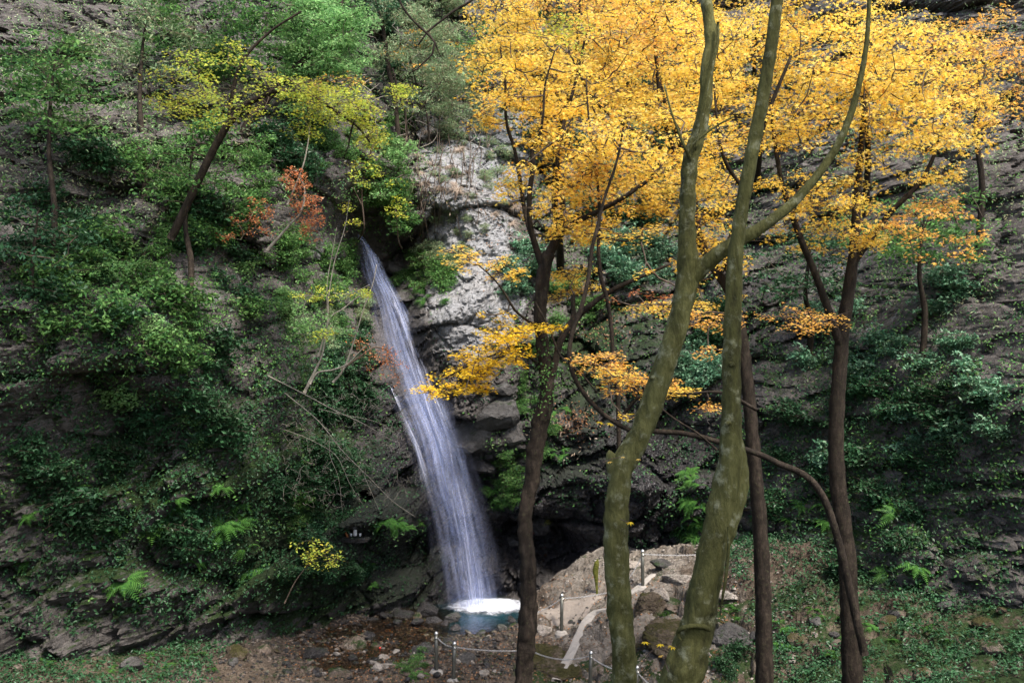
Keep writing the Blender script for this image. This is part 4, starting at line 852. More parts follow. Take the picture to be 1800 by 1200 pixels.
def far_tree(px, py, base_py, d, clouds, label, leaf_group=None):
    b = hit(px, base_py); t = Tree("slope_tree", b, label, "tree", 'bark_dark'); bx = 900 + b[0] / b[1] * FPX; by = 600 - (b[2] - CZ) / b[1] * FPX
    t.limb([(bx, by, b[1], 14), (bx + 6, by * .6 + py * .4, b[1] * .6 + d * .4, 12), (px - 4, by * .3 + py * .7, b[1] * .3 + d * .7, 9), (px, py, d, 6), (px + 8, py - 60, d, 3)], 'trunk', 8, .15)
    for (a, c, ra, rb, n, leaf, tpl, sz, rad) in clouds: t.cloud(a, c, ra, rb, d, 1.5, n, leaf, tpl, rad=rad, n=80, tilt=.6, size=sz)
    t.done()
for (px, py, bp, d, cl, lb) in [
  (1330,60,330,27,[(1330,60,110,90,34,'yellow',MAPLE3,.11,.8)],"golden tree high on the slope behind the top of the olive trunks"),
  (1520,90,380,25,[(1540,90,130,110,40,'yellow',MAPLE3,.11,.8)],"golden tree high on the slope at the far right"),
  (1720,140,450,23,[(1720,120,120,140,40,'amber',MAPLE3,.11,.8)],"amber tree at the top right corner of the gorge"),
  (1620,420,640,22,[(1630,400,130,70,30,'green',OVAL,.13,.7)],"mid green tree under the golden crowns at the far right"),
  (1420,470,640,24.5,[(1410,460,90,70,26,'dark',OVAL,.13,.7)],"dark evergreen tree behind the limb of the olive trunk"),
  (980,60,300,31,[(960,90,90,70,20,'dark',OVAL,.15,.9),(1020,-20,120,60,20,'amber',MAPLE3,.13,.9)],"dark evergreen tree glimpsed behind the golden canopy"),
  (250,90,420,24,[(250,70,120,90,34,'greygreen',LANCE,.13,.8)],"grey green tree on the slope at the upper left"),
  (90,160,520,20,[(80,140,110,110,40,'green',OVAL,.13,.8)],"green tree at the top left corner of the gorge"),
  (60,430,700,18,[(60,420,90,80,26,'dark',OVAL,.12,.6)],"dark evergreen tree on the far left wall"),
  (330,330,560,21.5,[(330,310,90,60,24,'green',OVAL,.11,.6)],"mid green tree below the yellow green bough on the left wall")]:
    far_tree(px, py, bp, d, cl, lb)
# unseen crowns above the picture, added to shade the streambed and left wall
t9 = Tree("added_shade_tree", groundbase(-8, 11), "unseen green tree added on the near slope to shade the streambed from the left", "tree", 'bark_dark')
t9.limb([(-300,1500,11,60),(-290,800,11,50),(-250,300,11.5,40),(-150,-50,12,30),(0,-260,13,20),(200,-380,14,12)], 'trunk', 12, .2)
t9.cloud(100,-330,420,160,14.5,3.5,110,'green',OVAL,rad=.8,n=90,tilt=.7,size=.14)
t9.cloud(990,-411,220,60,14.5,1.7,70,'green',OVAL,rad=.8,n=90,tilt=.7,size=.14)
t9.done()

t21 = Tree("added_shade_tree", groundbase(9, 1), "unseen green tree added beside the viewpoint, its crown shading the lower trunks", "tree", 'bark_dark')  # out of view, put in to shade the lower trunks
tb_ = Tubes(); q_ = crom([t21.base, t21.base + [-.6, .5, 4], t21.base + [-1.8, 1., 7], t21.base + [-3.5, 1.6, 9.5]], .3); tb_.add(q_, np.linspace(.28, .08, len(q_)), 12, .15); link('trunk', tb_.mesh('trunk', M['bark_dark'], t21.base), t21.o); t21.sk = q_
for i in range(120):
    a = rng.normal(size=3); a /= np.linalg.norm(a); t21.spray(np.array([5., 2.6, 15.]) + a * np.array([3.6, 3.2, 1.3]) * rng.uniform(.2, 1), .8, 80, 'green', OVAL, .15, .7)
t21.done()

# top-left dark twig hanging into view
t10 = Tree("overhanging_branch", P(835, -20, 10), "dark forked bare branch hanging in from the top edge before the green slope", "branch", 'bark_dark')
t10.limb([(860,-60,10,6),(835,-5,10,5),(800,18,10,5),(772,40,10,4.5),(752,56,10,4),(735,80,10,2.5)], 'limb', 7, .06)
t10.limb([(690,-30,10,4),(704,5,10,4),(722,32,10,4.5),(745,54,10,5),(756,64,10,5),(765,76,10,5),(760,95,10,4),(745,110,10,3.5),(733,122,10,2.5),(718,130,10,2)], 'limb', 7, .06)
t10.limb([(764,72,10,3.5),(770,90,10,2.5),(778,105,10,1.5)], 'limb', 5, .06)
t10.done()

# ------------------------------------------------------------------ LEFT SIDE TREES AND SHRUBS WITH OWN SHAPE
t11 = Tree("green_maple", P(420, 250, 20), "maple bough with yellow green leaves reaching in from the left", "tree", 'bark_dark')
t11.limb([(300,420,20.5,16),(400,220,20.2,14),(470,165,20,11),(505,162,20,9),(545,166,20,8),(575,186,20,7),(605,205,20,6),(630,225,20,4),(650,250,20,3)], 'trunk', 9, .08)
t11.limb([(622,214,20,4),(616,235,20,3.5),(613,255,20,3),(605,275,20,2)], 'limb', 6)
t11.limb([(400,220,20.2,9),(420,120,20,7),(470,60,20,5),(530,20,20,4)], 'limb', 6)
t11.cloud(590,175,80,30,20.,.8,30,'lime',rad=.42,n=60,tilt=.4,size=.075)
t11.cloud(650,205,40,30,20.,.6,12,'lime',rad=.36,n=50,tilt=.4,size=.075)
t11.cloud(530,150,50,25,20.,.8,12,'lime',rad=.4,n=55,tilt=.4,size=.075)
t11.cloud(600,145,70,20,20.,.6,8,'amber',rad=.3,n=14,tilt=.4,size=.07)
t11.cloud(380,150,120,80,20.,1.2,40,'lime',rad=.5,n=60,tilt=.4,size=.08)
t11.cloud(560,215,60,25,20.3,.8,12,'lime',rad=.38,n=50,tilt=.4,size=.075)
t11.cloud(640,240,36,22,20.5,.6,9,'lime',rad=.34,n=44,tilt=.4,size=.075)
t11.cloud(520,190,40,30,20.3,.6,8,'bright',OVAL,rad=.34,n=44,tilt=.4,size=.08)
t11.done()
t12 = Tree("green_tree", P(440, 200, 24), "bright green leafy tree at the top left of the gorge", "tree", 'bark_dark')
t12.limb([(380,500,24,26),(420,260,24.5,20),(480,160,25,14),(540,100,25,11),(590,50,25.5,8),(610,-60,26,5)], 'trunk', 10, .1)
for (a, b, ra, rb, n) in ((565,50,62,55,34),(602,95,54,45,26),(545,115,44,34,16),(620,30,40,40,14),(560,10,60,30,18)):
    t12.cloud(a,b,ra,rb,25.2,1.4,n,'bright',OVAL,rad=.55,n=90,tilt=.6,size=.11)
t12.cloud(520,60,30,90,25.5,1.2,24,'green',OVAL,rad=.55,n=80,tilt=.6,size=.11)
t12.cloud(380,30,130,110,24.5,1.8,60,'green',OVAL,rad=.65,n=90,tilt=.6,size=.12)
t12.done()
t13 = Tree("slope_tree", P(690, 300, 30), "thin dark stemmed tree with grey green foliage on the upper slope", "tree", 'bark_dark')
for c in ([(700,240,30,10),(697,200,30.2,9),(690,150,30.5,9),(683,120,30.8,10),(675,60,31,7),(660,0,31,5)],[(716,250,30,5),(712,200,30,4),(700,160,30,4),(690,120,30,3)],[(755,250,30.5,4),(750,200,30.5,4),(735,160,30.8,3.5),(720,100,31,3)],[(735,200,30.5,4),(770,150,30.5,3),(810,110,31,3),(850,60,31.5,2)]):
    t13.limb(c, 'trunk', 7, .15)
for (a, b, ra, rb, n) in ((710,60,70,60,34),(770,90,60,60,30),(800,150,50,50,22),(740,170,40,30,10)):
    t13.cloud(a,b,ra,rb,31,1.5,n,'greygreen',LANCE,rad=.6,n=110,tilt=.8,size=.12)
t13.cloud(680,10,60,30,31,1.,12,'dark',OVAL,rad=.6,n=90,tilt=.7,size=.12)
t13.cloud(850,90,40,60,32,1.,14,'green',OVAL,rad=.5,n=80,tilt=.7,size=.12)
t13.cloud(720,90,40,40,30.5,.8,7,'amber',rad=.4,n=30,tilt=.6,size=.09)
t13.done()
t14 = Tree("slope_sapling", P(706, 436, 28.4), "sapling with yellow tinged green leaves above the lip of the fall", "tree", 'bark_twig')
for c in ([(628,425,28.6,3),(640,400,27.5,3),(636,340,27.5,3),(645,290,27.5,4),(665,230,27.5,3)],[(706,436,28.4,3),(700,420,28,3),(696,360,28,3),(700,300,28,4),(715,240,28,3)],[(636,360,27.5,4),(615,320,27.3,3),(600,280,27,3)]):
    t14.limb(c, 'limb', 6, .15)
t14.cloud(705,165,30,22,28,.6,8,'lime',rad=.4,n=50,tilt=.5,size=.09)
t14.cloud(630,300,35,30,27.3,.6,10,'lime',rad=.4,n=36,tilt=.5,size=.09)
t14.cloud(655,270,25,40,27.3,.6,8,'lime',rad=.36,n=36,tilt=.5,size=.09)
t14.cloud(700,260,28,26,27.6,.6,12,'bright',OVAL,rad=.4,n=60,tilt=.6,size=.1)
t14.cloud(690,320,38,35,27.6,.7,18,'green',OVAL,rad=.4,n=60,tilt=.6,size=.1)
t14.cloud(705,380,32,26,27.8,.6,12,'green',OVAL,rad=.4,n=60,tilt=.6,size=.1)
t14.cloud(620,330,28,60,27,.6,10,'lime',OVAL,rad=.34,n=34,tilt=.6,size=.09)
t14.cloud(665,300,30,60,27.4,.6,12,'bright',OVAL,rad=.36,n=44,tilt=.6,size=.09)
t14.cloud(690,345,35,35,27.4,.5,6,'lime',OVAL,rad=.36,n=40,tilt=.6,size=.1)
t14.done()
t15 = Tree("pale_stemmed_shrub", P(545, 700, 21), "pale stemmed shrub with light green leaves left of the fall", "shrub", 'bark_pale', 'bark_pale')
t15.wk = .52; t15.limb([(535,690,21,12),(552,655,21,9),(567,620,21,7),(576,560,21,5),(578,520,21,4),(588,460,21,3.5),(606,400,21,3),(614,350,21,2)], 'limb', 8, .08)
t15.limb([(560,625,21,7),(580,560,21,5),(600,545,21,4),(625,525,21,4),(640,515,21,3)], 'limb', 7, .08)
t15.limb([(545,675,21,8),(558,655,21,7),(585,650,21,6),(610,640,21,5),(630,620,21,4),(642,608,21,3)], 'limb', 7, .08)
t15.limb([(576,560,21,4),(575,500,21,3),(585,440,21,3),(592,400,21,2)], 'limb', 6, .08)
t15.limb([(586,515,21,3),(610,517,21,2.5),(630,510,21,2),(650,500,21,2)], 'limb', 6, .08)
t15.limb([(585,672,21.5,9),(600,655,21.5,8),(612,630,21.5,7),(625,590,21.5,5),(640,540,21.5,4),(655,500,21.5,3.5),(662,465,21.5,3)], 'limb', 7, .08)
for (a, b, ra, rb, n, lf) in ((545,555,38,30,16,'bright'),(530,600,28,40,12,'green'),(585,580,30,14,8,'bright'),(560,520,40,20,8,'lime'),(570,590,30,12,7,'lime'),(642,520,24,12,6,'lime')):
    t15.cloud(a,b,ra,rb,21.,.5,n,lf,OVAL,rad=.24,n=36,tilt=.5,size=.07,r0=.006)
t15.done('foliage')
t16 = Tree("red_leaved_shrub", P(690, 690, 24.5), "half bare shrub with rusty orange leaves before the left edge of the fall", "shrub", 'bark_twig')
t16.limb([(600,650,24,5),(635,625,24,4),(660,610,24.2,3),(690,620,24.5,2)], 'limb', 6)
t16.cloud(670,625,38,38,24.4,.5,20,'peach',OVAL,rad=.24,n=18,tilt=.7,size=.06,r0=.005)
t16.cloud(690,655,28,26,24.4,.4,10,'peach',OVAL,rad=.24,n=14,tilt=.7,size=.06,r0=.005)
t16.cloud(630,600,28,20,24,.4,7,'peach',OVAL,rad=.2,n=14,tilt=.7,size=.06,r0=.005)
t16.done('foliage')
t17 = Tree("orange_leaved_shrub", P(500, 440, 22), "orange leaved shrub hanging from the rock at the left", "shrub", 'bark_pale', 'bark_pale')
t17.limb([(470,440,22,7),(505,400,22,5),(530,370,22,4),(535,330,22,3),(520,300,22,2)], 'limb', 6)
t17.limb([(505,360,22,4),(530,300,22,3),(540,260,22,2.5),(545,220,22,2)], 'limb', 6)
for (a, b, ra, rb, n) in ((522,320,28,26,14),(540,365,30,30,16),(545,400,20,28,9),(440,380,60,60,16)):
    t17.cloud(a,b,ra,rb,22,.4,n,'peach',OVAL,rad=.22,n=36,tilt=.7,size=.065,r0=.005)
t17.done('foliage')
# bare twig thicket
t18 = Tree("bare_shrub", P(490, 690, 21.5), "leafless pale twig thicket arching down from the left wall", "shrub", 'bark_pale', 'bark_pale')
for c in ([(470,660,21.5,6),(530,690,21.5,5),(590,722,21.5,4),(640,745,21.5,3),(690,775,21.5,2)],[(500,690,21.5,5),(560,740,21.5,4),(600,790,21.5,3.5),(650,840,21.5,3),(690,880,21.5,2.5),(730,908,21.5,2)],[(560,718,21.5,3),(600,728,21.5,3),(650,738,21.5,2.5),(680,750,21.5,2),(700,772,21.5,1.5)],[(580,760,21.5,3),(580,800,21.5,2.5),(595,840,21.5,2),(602,900,21.5,1.5)],[(500,755,21.5,3),(540,770,21.5,3),(590,800,21.5,2.5),(615,850,21.5,2),(640,890,21.5,1.5)],[(640,835,21.5,3),(655,870,21.5,2),(668,900,21.5,1.5)]):
    t18.wk = .42; t18.limb(c, 'limb', 5, .12, .05)
def bare(tree, n, x0, x1, y0, y1, d, L):
    for i in range(n):
        q = P(R.uniform(x0, x1), R.uniform(y0, y1), d + R.uniform(-.3, .3)); k = np.argmin(((tree.sk - q) ** 2).sum(1)); a = tree.sk[k]; v = (q - a); l = np.linalg.norm(v)
        if l > L: q = a + v / l * L
        m1 = a + (q - a) * .35 + rng.normal(size=3) * .07; m2 = a + (q - a) * .7 + rng.normal(size=3) * .08
        tree.twig(crom([a, m1, m2, q], .09), .0045, .002, 4)
bare(t18, 320, 495, 720, 680, 890, 21.5, .9)
t18.done()
t19 = Tree("bare_creeper", P(720, 420, 28), "tangle of bare brown creeper stems hanging over the pale rock", "creeper", 'bark_twig')
t19b = Tree("bare_creeper", P(790, 200, 30), "pale leafless vines tangled over the grey green slope", "creeper", 'bark_pale', 'bark_pale')
for i in range(34):
    x0 = R.uniform(650, 860); y0 = R.uniform(40, 230); pts = []
    for k in range(6):
        p_ = hit(x0, y0); y0 += R.uniform(2, 16); x0 += R.uniform(-22, 26); pts.append(p_ + np.array([0, -R.uniform(.5, 1.2), 0]))
    t19b.tw.add(crom(pts, .15), .011, 4, cap=False)
t19b.done()
for i in range(40):
    x0 = R.uniform(670, 850); y0 = R.uniform(150, 330); h0 = hit(x0, y0); pts = []
    for k in range(6):
        p_ = hit(x0, y0 + k * R.uniform(12, 26)); x0 += R.uniform(-10, 10); pts.append(p_ + np.array([0, -R.uniform(.1, .4), 0]))
    t19.tw.add(crom(pts, .15), .012, 4, cap=False); t19.sk = np.vstack([t19.sk, np.array(pts)])
t19.done()
t20 = Tree("yellow_bush", P(520, 1010, 20), "small yellow leaved bush low at the left over dark ground", "shrub", 'bark_twig')
t20.wk = .5; t20.limb([(500,1060,20,5),(520,1020,20,4),(545,990,20,3),(570,975,20,2)], 'limb', 6)
t20.cloud(570,975,42,12,20,.3,10,'lime',OVAL,rad=.17,n=18,tilt=.35,size=.08,r0=.005); t20.cloud(562,990,40,12,20,.3,9,'lime',OVAL,rad=.17,n=16,tilt=.35,size=.065,r0=.005)
t20.cloud(545,960,40,12,20,.3,5,'lime',OVAL,rad=.18,n=16,tilt=.5,size=.09,r0=.005)
t20.done('foliage')

# ------------------------------------------------------------------ SHRUB / FERN / GRASS PROTOTYPES, COPIED OVER THE ROCK
def shrub_proto(kind, leaf, tpl, size, nspr, nl, seed, tilt=.6, squash=.7):
    """about 1 m across, rooted at the origin, leaning out along -y"""
    t = Tree("proto", (0, 0, 0), "x", "x", 'bark_twig'); t.sk = np.array([[0, .1, 0.]])
    for i in range(nspr):
        a = rng.normal(size=3); a /= np.linalg.norm(a); c = a * rng.uniform(.15, .45) * np.array([1, .6, squash]) + np.array([0, -.18, .05]); t.spray(c, .2, nl, leaf, tpl, size, tilt, .03, .2, r0=.006)
    L = list(t.lv.values())[0]; v, f = leaves(np.vstack([l[0] for l in L[1]]), np.vstack([l[1] for l in L[1]]), np.concatenate([l[2] for l in L[1]]), tpl)
    fm = mesh_np("foliage", v, f, M[leaf]); sm = t.tw.mesh("stems", M['bark_twig']); bpy.data.objects.remove(t.o); return [("foliage", fm), ("stems", sm)]
def fern_proto(seed, mat='fern', nfr=11):
    g = np.random.default_rng(seed); V = []; Fc = []; k = 0; st = Tubes()
    for i in range(nfr):
        az = g.uniform(0, 6.28); L = g.uniform(.35, .55); t = np.linspace(0, 1, 14)[1:]; dr = np.array([math.cos(az), math.sin(az), 0]); up = g.uniform(.5, .9)
        c = dr * (L * t[:, None]) + np.array([0, 0, 1]) * (L * (up * t - .95 * t ** 2))[:, None]; st.add(np.vstack([[0, 0, 0], c]), np.linspace(.004, .001, 14), 3, cap=False)
        sd_ = np.array([-dr[1], dr[0], 0]); 
        for j, p in enumerate(c):
            w_ = .11 * math.sin(math.pi * (.12 + .86 * t[j])) * (L / .45)
            for sgn in (-1, 1):
                e = p + sd_ * sgn * w_ + dr * w_ * .45 + np.array([0, 0, -.25 * w_]); q = dr * .016
                V += [p - q, p + q, e]; Fc.append((k, k + 1, k + 2)); k += 3
    return [("fronds", mesh_np("fronds", np.array(V), np.array(Fc), M[mat])), ("stems", st.mesh("stems", M[mat]))]
def grass_proto(seed, mat, n=70, L=.5, hang=1.):
    g = np.random.default_rng(seed); V = []; Fc = []; k = 0
    for i in range(n):
        az = g.uniform(0, 6.28); l = L * g.uniform(.5, 1.1); dr = np.array([math.cos(az), math.sin(az), 0]); sd_ = np.array([-dr[1], dr[0], 0]) * .007; b = np.array([*g.normal(0, .05, 2), 0])
        t = np.linspace(0, 1, 5); c = b + dr * (l * .7 * t[:, None]) + np.array([0, 0, 1]) * (l * (.9 * t - hang * 1.1 * t ** 2))[:, None]
        for j in range(5):
            w_ = (1 - t[j] * .9); V += [c[j] - sd_ * w_, c[j] + sd_ * w_]
            if j: Fc.append((k + 2 * j - 2, k + 2 * j - 1, k + 2 * j + 1, k + 2 * j))
        k += 10
    return [("blades", mesh_np("blades", np.array(V), np.array(Fc), M[mat]))]
PR = {
 'bright': [shrub_proto('s', 'bright', OVAL, .075, 22, 34, i) for i in range(2)],
 'green': [shrub_proto('s', 'green', OVAL, .075, 24, 34, i) for i in range(3)],
 'dark': [shrub_proto('s', 'dark', OVAL, .085, 26, 34, i) for i in range(3)],
 'teal': [shrub_proto('s', 'teal', OVAL, .09, 24, 32, i) for i in range(2)],
 'greygreen': [shrub_proto('s', 'greygreen', LANCE, .08, 22, 36, i, .9) for i in range(2)],
 'lime': [shrub_proto('s', 'lime', MAPLE3, .07, 16, 24, i) for i in range(2)],
 'golden': [shrub_proto('s', 'yellow', MAPLE3, .075, 20, 30, i) for i in range(2)],
 'fern': [fern_proto(i) for i in range(4)],
 'grass': [grass_proto(i, 'fern') for i in range(2)],
 'drygrass': [grass_proto(i + 9, 'drygrass', 80, .6) for i in range(2)],
}
NM = {'bright': ('shrub', 'shrub'), 'green': ('shrub', 'shrub'), 'dark': ('evergreen_shrub', 'shrub'), 'teal': ('evergreen_shrub', 'shrub'), 'greygreen': ('shrub', 'shrub'), 'lime': ('shrub', 'shrub'), 'golden': ('maple_shrub', 'shrub'), 'fern': ('fern', 'fern'), 'grass': ('grass_tuft', 'grass'), 'drygrass': ('dry_grass_tuft', 'grass')}
nplant = [0]
def plants(kind, n, px, py, rx, ry, size, label, group, ground=False, out=.05, jit=.35):
    g = R
    for i in range(n):
        while True:
            a, b = g.uniform(-1, 1), g.uniform(-1, 1)
            if a * a + b * b <= 1: break
        x, y = px + a * rx, py + b * ry
        if abs(x - 622) < 34 and abs(y - 942) < 34: continue
        if abs(x - 1160) < 5 and not ground: pass
        q = ghit(x, y) if ground else hit(x, y)
        s = size * g.uniform(1 - jit, 1 + jit) * (.62 if kind == 'fern' else 1.)
        lb = label if n == 1 else uniq(sized(s, size * (.62 if kind == 'fern' else 1.)) + ' ' + SHORT[kind], x, y)
        o = thing(NM[kind][0], q + np.array([0, 0 if ground else -out, 0]), lb, NM[kind][1], group if n > 1 else None)
        o.scale = (s, s, s * g.uniform(.8, 1.1)); o.rotation_euler = (g.uniform(-.3, .3) + (0 if ground else .35 if kind in ('fern', 'grass', 'drygrass') else 0), g.uniform(-.3, .3), g.uniform(-.6, .6) if not ground else g.uniform(0, 6.28))
        for nm, me in g.choice(PR[kind]): link(nm, me, o)
        nplant[0] += 1
Z = [
 # kind, n, px, py, rx, ry, size, label, group
 ('green',22,560,60,70,80,1.5,"green shrub on the slope behind the bright tree","shrubs behind the bright green tree"),
 ('dark',14,540,250,60,60,1.1,"dark shrub on the rock under the yellow green bough","dark shrubs under the left bough"),
 ('greygreen',44,750,80,110,80,1.5,"grey green shrub on the upper slope above the pale rock","grey green shrubs on the upper slope"),
 ('dark',8,700,60,120,80,1.4,"dark evergreen shrub among the grey green ones on the upper slope","dark shrubs on the upper slope"),
 ('greygreen',16,820,190,50,60,1.1,"grey green shrub at the top of the pale rock","grey green shrubs topping the pale rock"),
 ('green',20,690,300,45,100,.9,"green shrub hanging on the rock above the fall","green shrubs above the fall"),
 ('bright',6,700,370,30,40,.8,"light green shrub just above the lip of the fall","light shrubs above the lip of the fall"),
 ('greygreen',10,870,300,40,50,.7,"small grey green plant on the pale rock face","plants on the pale rock face"),
 ('green',26,745,478,60,30,.75,"green bush over the rock right of the upper fall","bushes right of the upper fall"),
 ('greygreen',14,770,450,50,30,.7,"grey green bush over the rock right of the upper fall","grey bushes right of the upper fall"),
 ('grass',8,755,525,40,14,.7,"green grass tuft hanging below the bush beside the fall","grass tufts beside the fall"),
 ('green',14,590,270,45,50,.8,'x',"green shrubs below the yellow green bough"),
 ('greygreen',16,820,330,70,110,.45,'x',"small plants dotted over the pale rock"),
 ('drygrass',16,780,290,50,70,.9,"dry straw coloured grass hanging on the pale rock","dry grass on the pale rock"),
 ('drygrass',10,900,380,40,50,.7,"dry grass tuft on the rock left of the dark trunk fork","dry grass near the dark trunk"),
 ('green',14,520,450,30,70,.8,"green plant clinging to the left wall below the orange shrub","plants on the left wall"),
 ('bright',8,515,560,24,60,.7,"light green plant clinging low on the left wall","light plants on the left wall"),
 ('green',22,585,500,50,80,.8,'x',"shrubs on the rock left of the upper fall"),
 ('greygreen',12,600,560,50,60,.7,'x',"grey shrubs on the rock left of the fall"),
 ('dark',16,610,600,50,60,.8,'x',"dark shrubs on the rock left of the fall"),
 ('dark',22,600,700,50,50,.85,"dark glossy leaved shrub in the hollow left of the fall","dark shrubs in the hollow"),
 ('dark',34,560,860,70,90,.95,"dark evergreen shrub on the shaded lower left wall","dark shrubs on the lower left wall"),
 ('green',8,530,905,30,40,.7,"mid green shrub on the shaded lower left wall","green shrubs on the lower left wall"),
 ('fern',12,690,922,50,12,.9,"fern on the mossy ledge left of the fall","ferns on the mossy ledge"),
 ('dark',16,580,1000,80,40,.7,"low dark shrub on the mossy rocks above the streambed","low shrubs above the streambed"),
 ('fern',10,620,985,70,50,.8,"dark fern on the mossy rocks above the streambed","ferns above the streambed"),
 ('green',14,885,840,34,50,.6,"green leafy plant between the fall and the dark trunk","plants between the fall and the dark trunk"),
 ('fern',8,880,850,40,40,.9,"fern hanging between the fall and the dark trunk","ferns between the fall and the dark trunk"),
 ('grass',7,895,880,26,14,.9,"arching grass tuft hanging left of the dark trunk","grass tufts left of the dark trunk"),
 ('green',16,940,700,40,110,.6,"ivy like green plant on the rock behind the dark trunk","plants behind the dark trunk"),
 ('fern',8,985,760,30,50,.8,"fern on the rock right of the dark trunk","ferns right of the dark trunk"),
 ('grass',6,970,640,40,50,.7,"grass tuft on the rock behind the dark trunk","grass tufts behind the dark trunk"),
 ('teal',26,1120,450,70,45,1.1,"bluish green evergreen shrub on the slope left of the middle trunk","bluish shrubs left of the middle trunk"),
 ('teal',10,920,470,40,50,.9,"bluish green shrub on the slope behind the dark trunk fork","bluish shrubs behind the dark trunk"),
 ('green',10,1000,530,60,40,.8,"green shrub on the slope between the dark trunk and its branch","shrubs between trunk and branch"),
 ('teal',16,1235,640,40,50,.9,"bluish green shrub between the two olive trunks","bluish shrubs between the olive trunks"),
 ('dark',12,1240,560,50,40,.8,"dark shrub under the amber leaves between the olive trunks","dark shrubs between the olive trunks"),
 ('fern',14,1225,880,24,60,1.1,"large fern hanging on the dark wall left of the leaning trunk","large ferns on the dark wall"),
 ('grass',6,1215,930,24,20,1.1,"long arching grass tuft at the foot of the large ferns","grass tufts under the ferns"),
 ('dark',20,1080,280,150,120,1.5,"dark evergreen shrub on the slope glimpsed through the golden leaves","dark shrubs behind the golden leaves"),
 ('teal',18,1100,200,160,160,1.5,"bluish shrub on the slope glimpsed through the golden leaves","bluish shrubs behind the golden leaves"),
 ('golden',26,1100,120,200,130,1.7,"golden maple shrub far up the slope behind the canopy","golden shrubs up the slope"),
 # outside the tall strip of the photograph the gorge goes on
 ('dark',40,250,600,230,400,1.2,"dark evergreen shrub on the gorge wall far left","shrubs on the far left wall"),
 ('green',40,250,350,240,330,1.4,"green shrub on the gorge wall far left","green shrubs on the far left wall"),
 ('bright',10,330,500,150,300,1.1,"light green shrub on the gorge wall far left","light shrubs on the far left wall"),
 ('fern',22,260,950,230,120,1.3,"fern low on the gorge wall far left","ferns on the far left wall"),
 ('teal',30,1550,650,230,200,1.1,"bluish green shrub on the gorge wall far right","shrubs on the far right wall"),
 ('dark',30,1550,850,240,200,1.1,"dark evergreen shrub on the gorge wall far right","dark shrubs on the far right wall"),
 ('fern',20,1500,950,200,100,1.3,"fern low on the gorge wall far right","ferns on the far right wall"),
]
for z in Z: plants(*z)
plants('green',16,725,1165,30,26,.35,"low green creeping plant beside the pair of posts","creeping plants beside the posts",ground=True)
plants('fern',4,735,1190,26,10,.5,"small fern at the bottom beside the pair of posts","small ferns beside the posts",ground=True)
plants('grass',1,1165,1082,1,1,.85,"spiky grass tuft growing from the bank between the olive trunks",None,ground=True)
plants('fern',8,1280,1075,25,22,.7,"fern on the bank right of the leaning trunk","ferns right of the leaning trunk",ground=True)
plants('dark',8,1290,1150,30,40,.6,"dark shrub in the bottom right corner behind the trunk","shrubs in the bottom right corner",ground=True)
plants('fern',24,1500,1120,180,60,.8,"fern on the shaded bank far right","ferns on the far right bank",ground=True)
plants('fern',24,250,1150,220,40,.8,"fern on the shaded bank far left","ferns on the far left bank",ground=True)
plants('lime',1,960,914,2,2,.28,"tiny yellow green sprig on the black rock by the cave",None,out=.25)

def hits(px, py):
    D_ = np.full(len(px), 12.); done = np.zeros(len(px), bool)
    for d in np.arange(12, 58, .06):
        x = (px - 900) / FPX * d; z = CZ - (py - 600) / FPX * d; m = ~done
        if not m.any(): break
        h = gridf(F, gx, gz, x[m], z[m]) <= d; ii = np.where(m)[0][h]; D_[ii] = d; done[ii] = True
    return np.stack([(px - 900) / FPX * D_, D_, CZ - (py - 600) / FPX * D_], -1)
def cover(name, leaf, tpl, N, bl, size, label, per=7, noise_cut=.0, uni=0.):
    x = rng.uniform(-30, 1830, N); y = rng.uniform(-60, 1120, N); w_ = np.full(N, uni)
    for (a, b, ra, rb, s_) in bl: w_ = w_ + s_ * np.exp(-(((x - a) / ra) ** 2 + ((y - b) / rb) ** 2))
    w_ *= (fbm(np.stack([x / 55, y / 40, x * 0 + size * 90], -1), 3) > noise_cut) * .9 + .1
    if leaf != "drygrass": w_ *= 1 - .96 * np.clip(np.exp(-(((x - 840) / 85) ** 2 + ((y - 430) / 190) ** 2)) * 1.4, 0, 1)
    fx_ = np.interp(y, EDGE[:, 0], EDGE[:, 1]); fr_ = np.interp(y, EDGE[:, 0], EDGE[:, 2]); w_ *= ~((x > fx_ - 4) & (x < fr_ + 4) & (y > 405))
    w_ *= ~((x > 880) & (x < 1040) & (y > 890)); w_ *= ~((np.abs(x - 622) < 26) & (np.abs(y - 935) < 26))
    k = rng.uniform(size=N) < w_; q = hits(x[k], y[k]); n = len(q)
    c = np.repeat(q, per, 0) + rnd(n * per) * np.array([.13, .05, .1]) + np.array([0, -.07, 0]); nr = rnd(n * per) * .6 + np.array([0, -.55, .75])
    v, f = leaves(c, nr, rng.uniform(.6, 1.3, n * per) * size, tpl); tag(link(name, mesh_np(name, v, f, M[leaf])), label, kind='stuff')
cover('creeping_greenery', 'green', OVAL, 42000, [(600,100,160,200,.5),(540,600,70,300,.5),(640,330,80,120,.5),(950,720,60,160,.6),(1000,500,160,140,.45),(1230,600,80,140,.4),(250,400,330,400,.85),(1550,600,300,450,.8),(1100,200,300,250,.4),(720,500,70,50,.5)], .075, "low green plants creeping over the ledges of the rock wall")
cover('dark_creepers', 'dark', OVAL, 46000, [(540,850,150,180,.85),(600,980,110,90,.6),(600,700,80,90,.6),(760,80,150,140,.5),(1100,350,200,200,.5),(250,800,330,350,.9),(1500,800,300,350,.9),(1250,900,60,120,.4),(950,830,60,60,.3),(530,280,60,100,.5)], .085, "dark evergreen creepers covering the shaded rock wall", noise_cut=-.1)
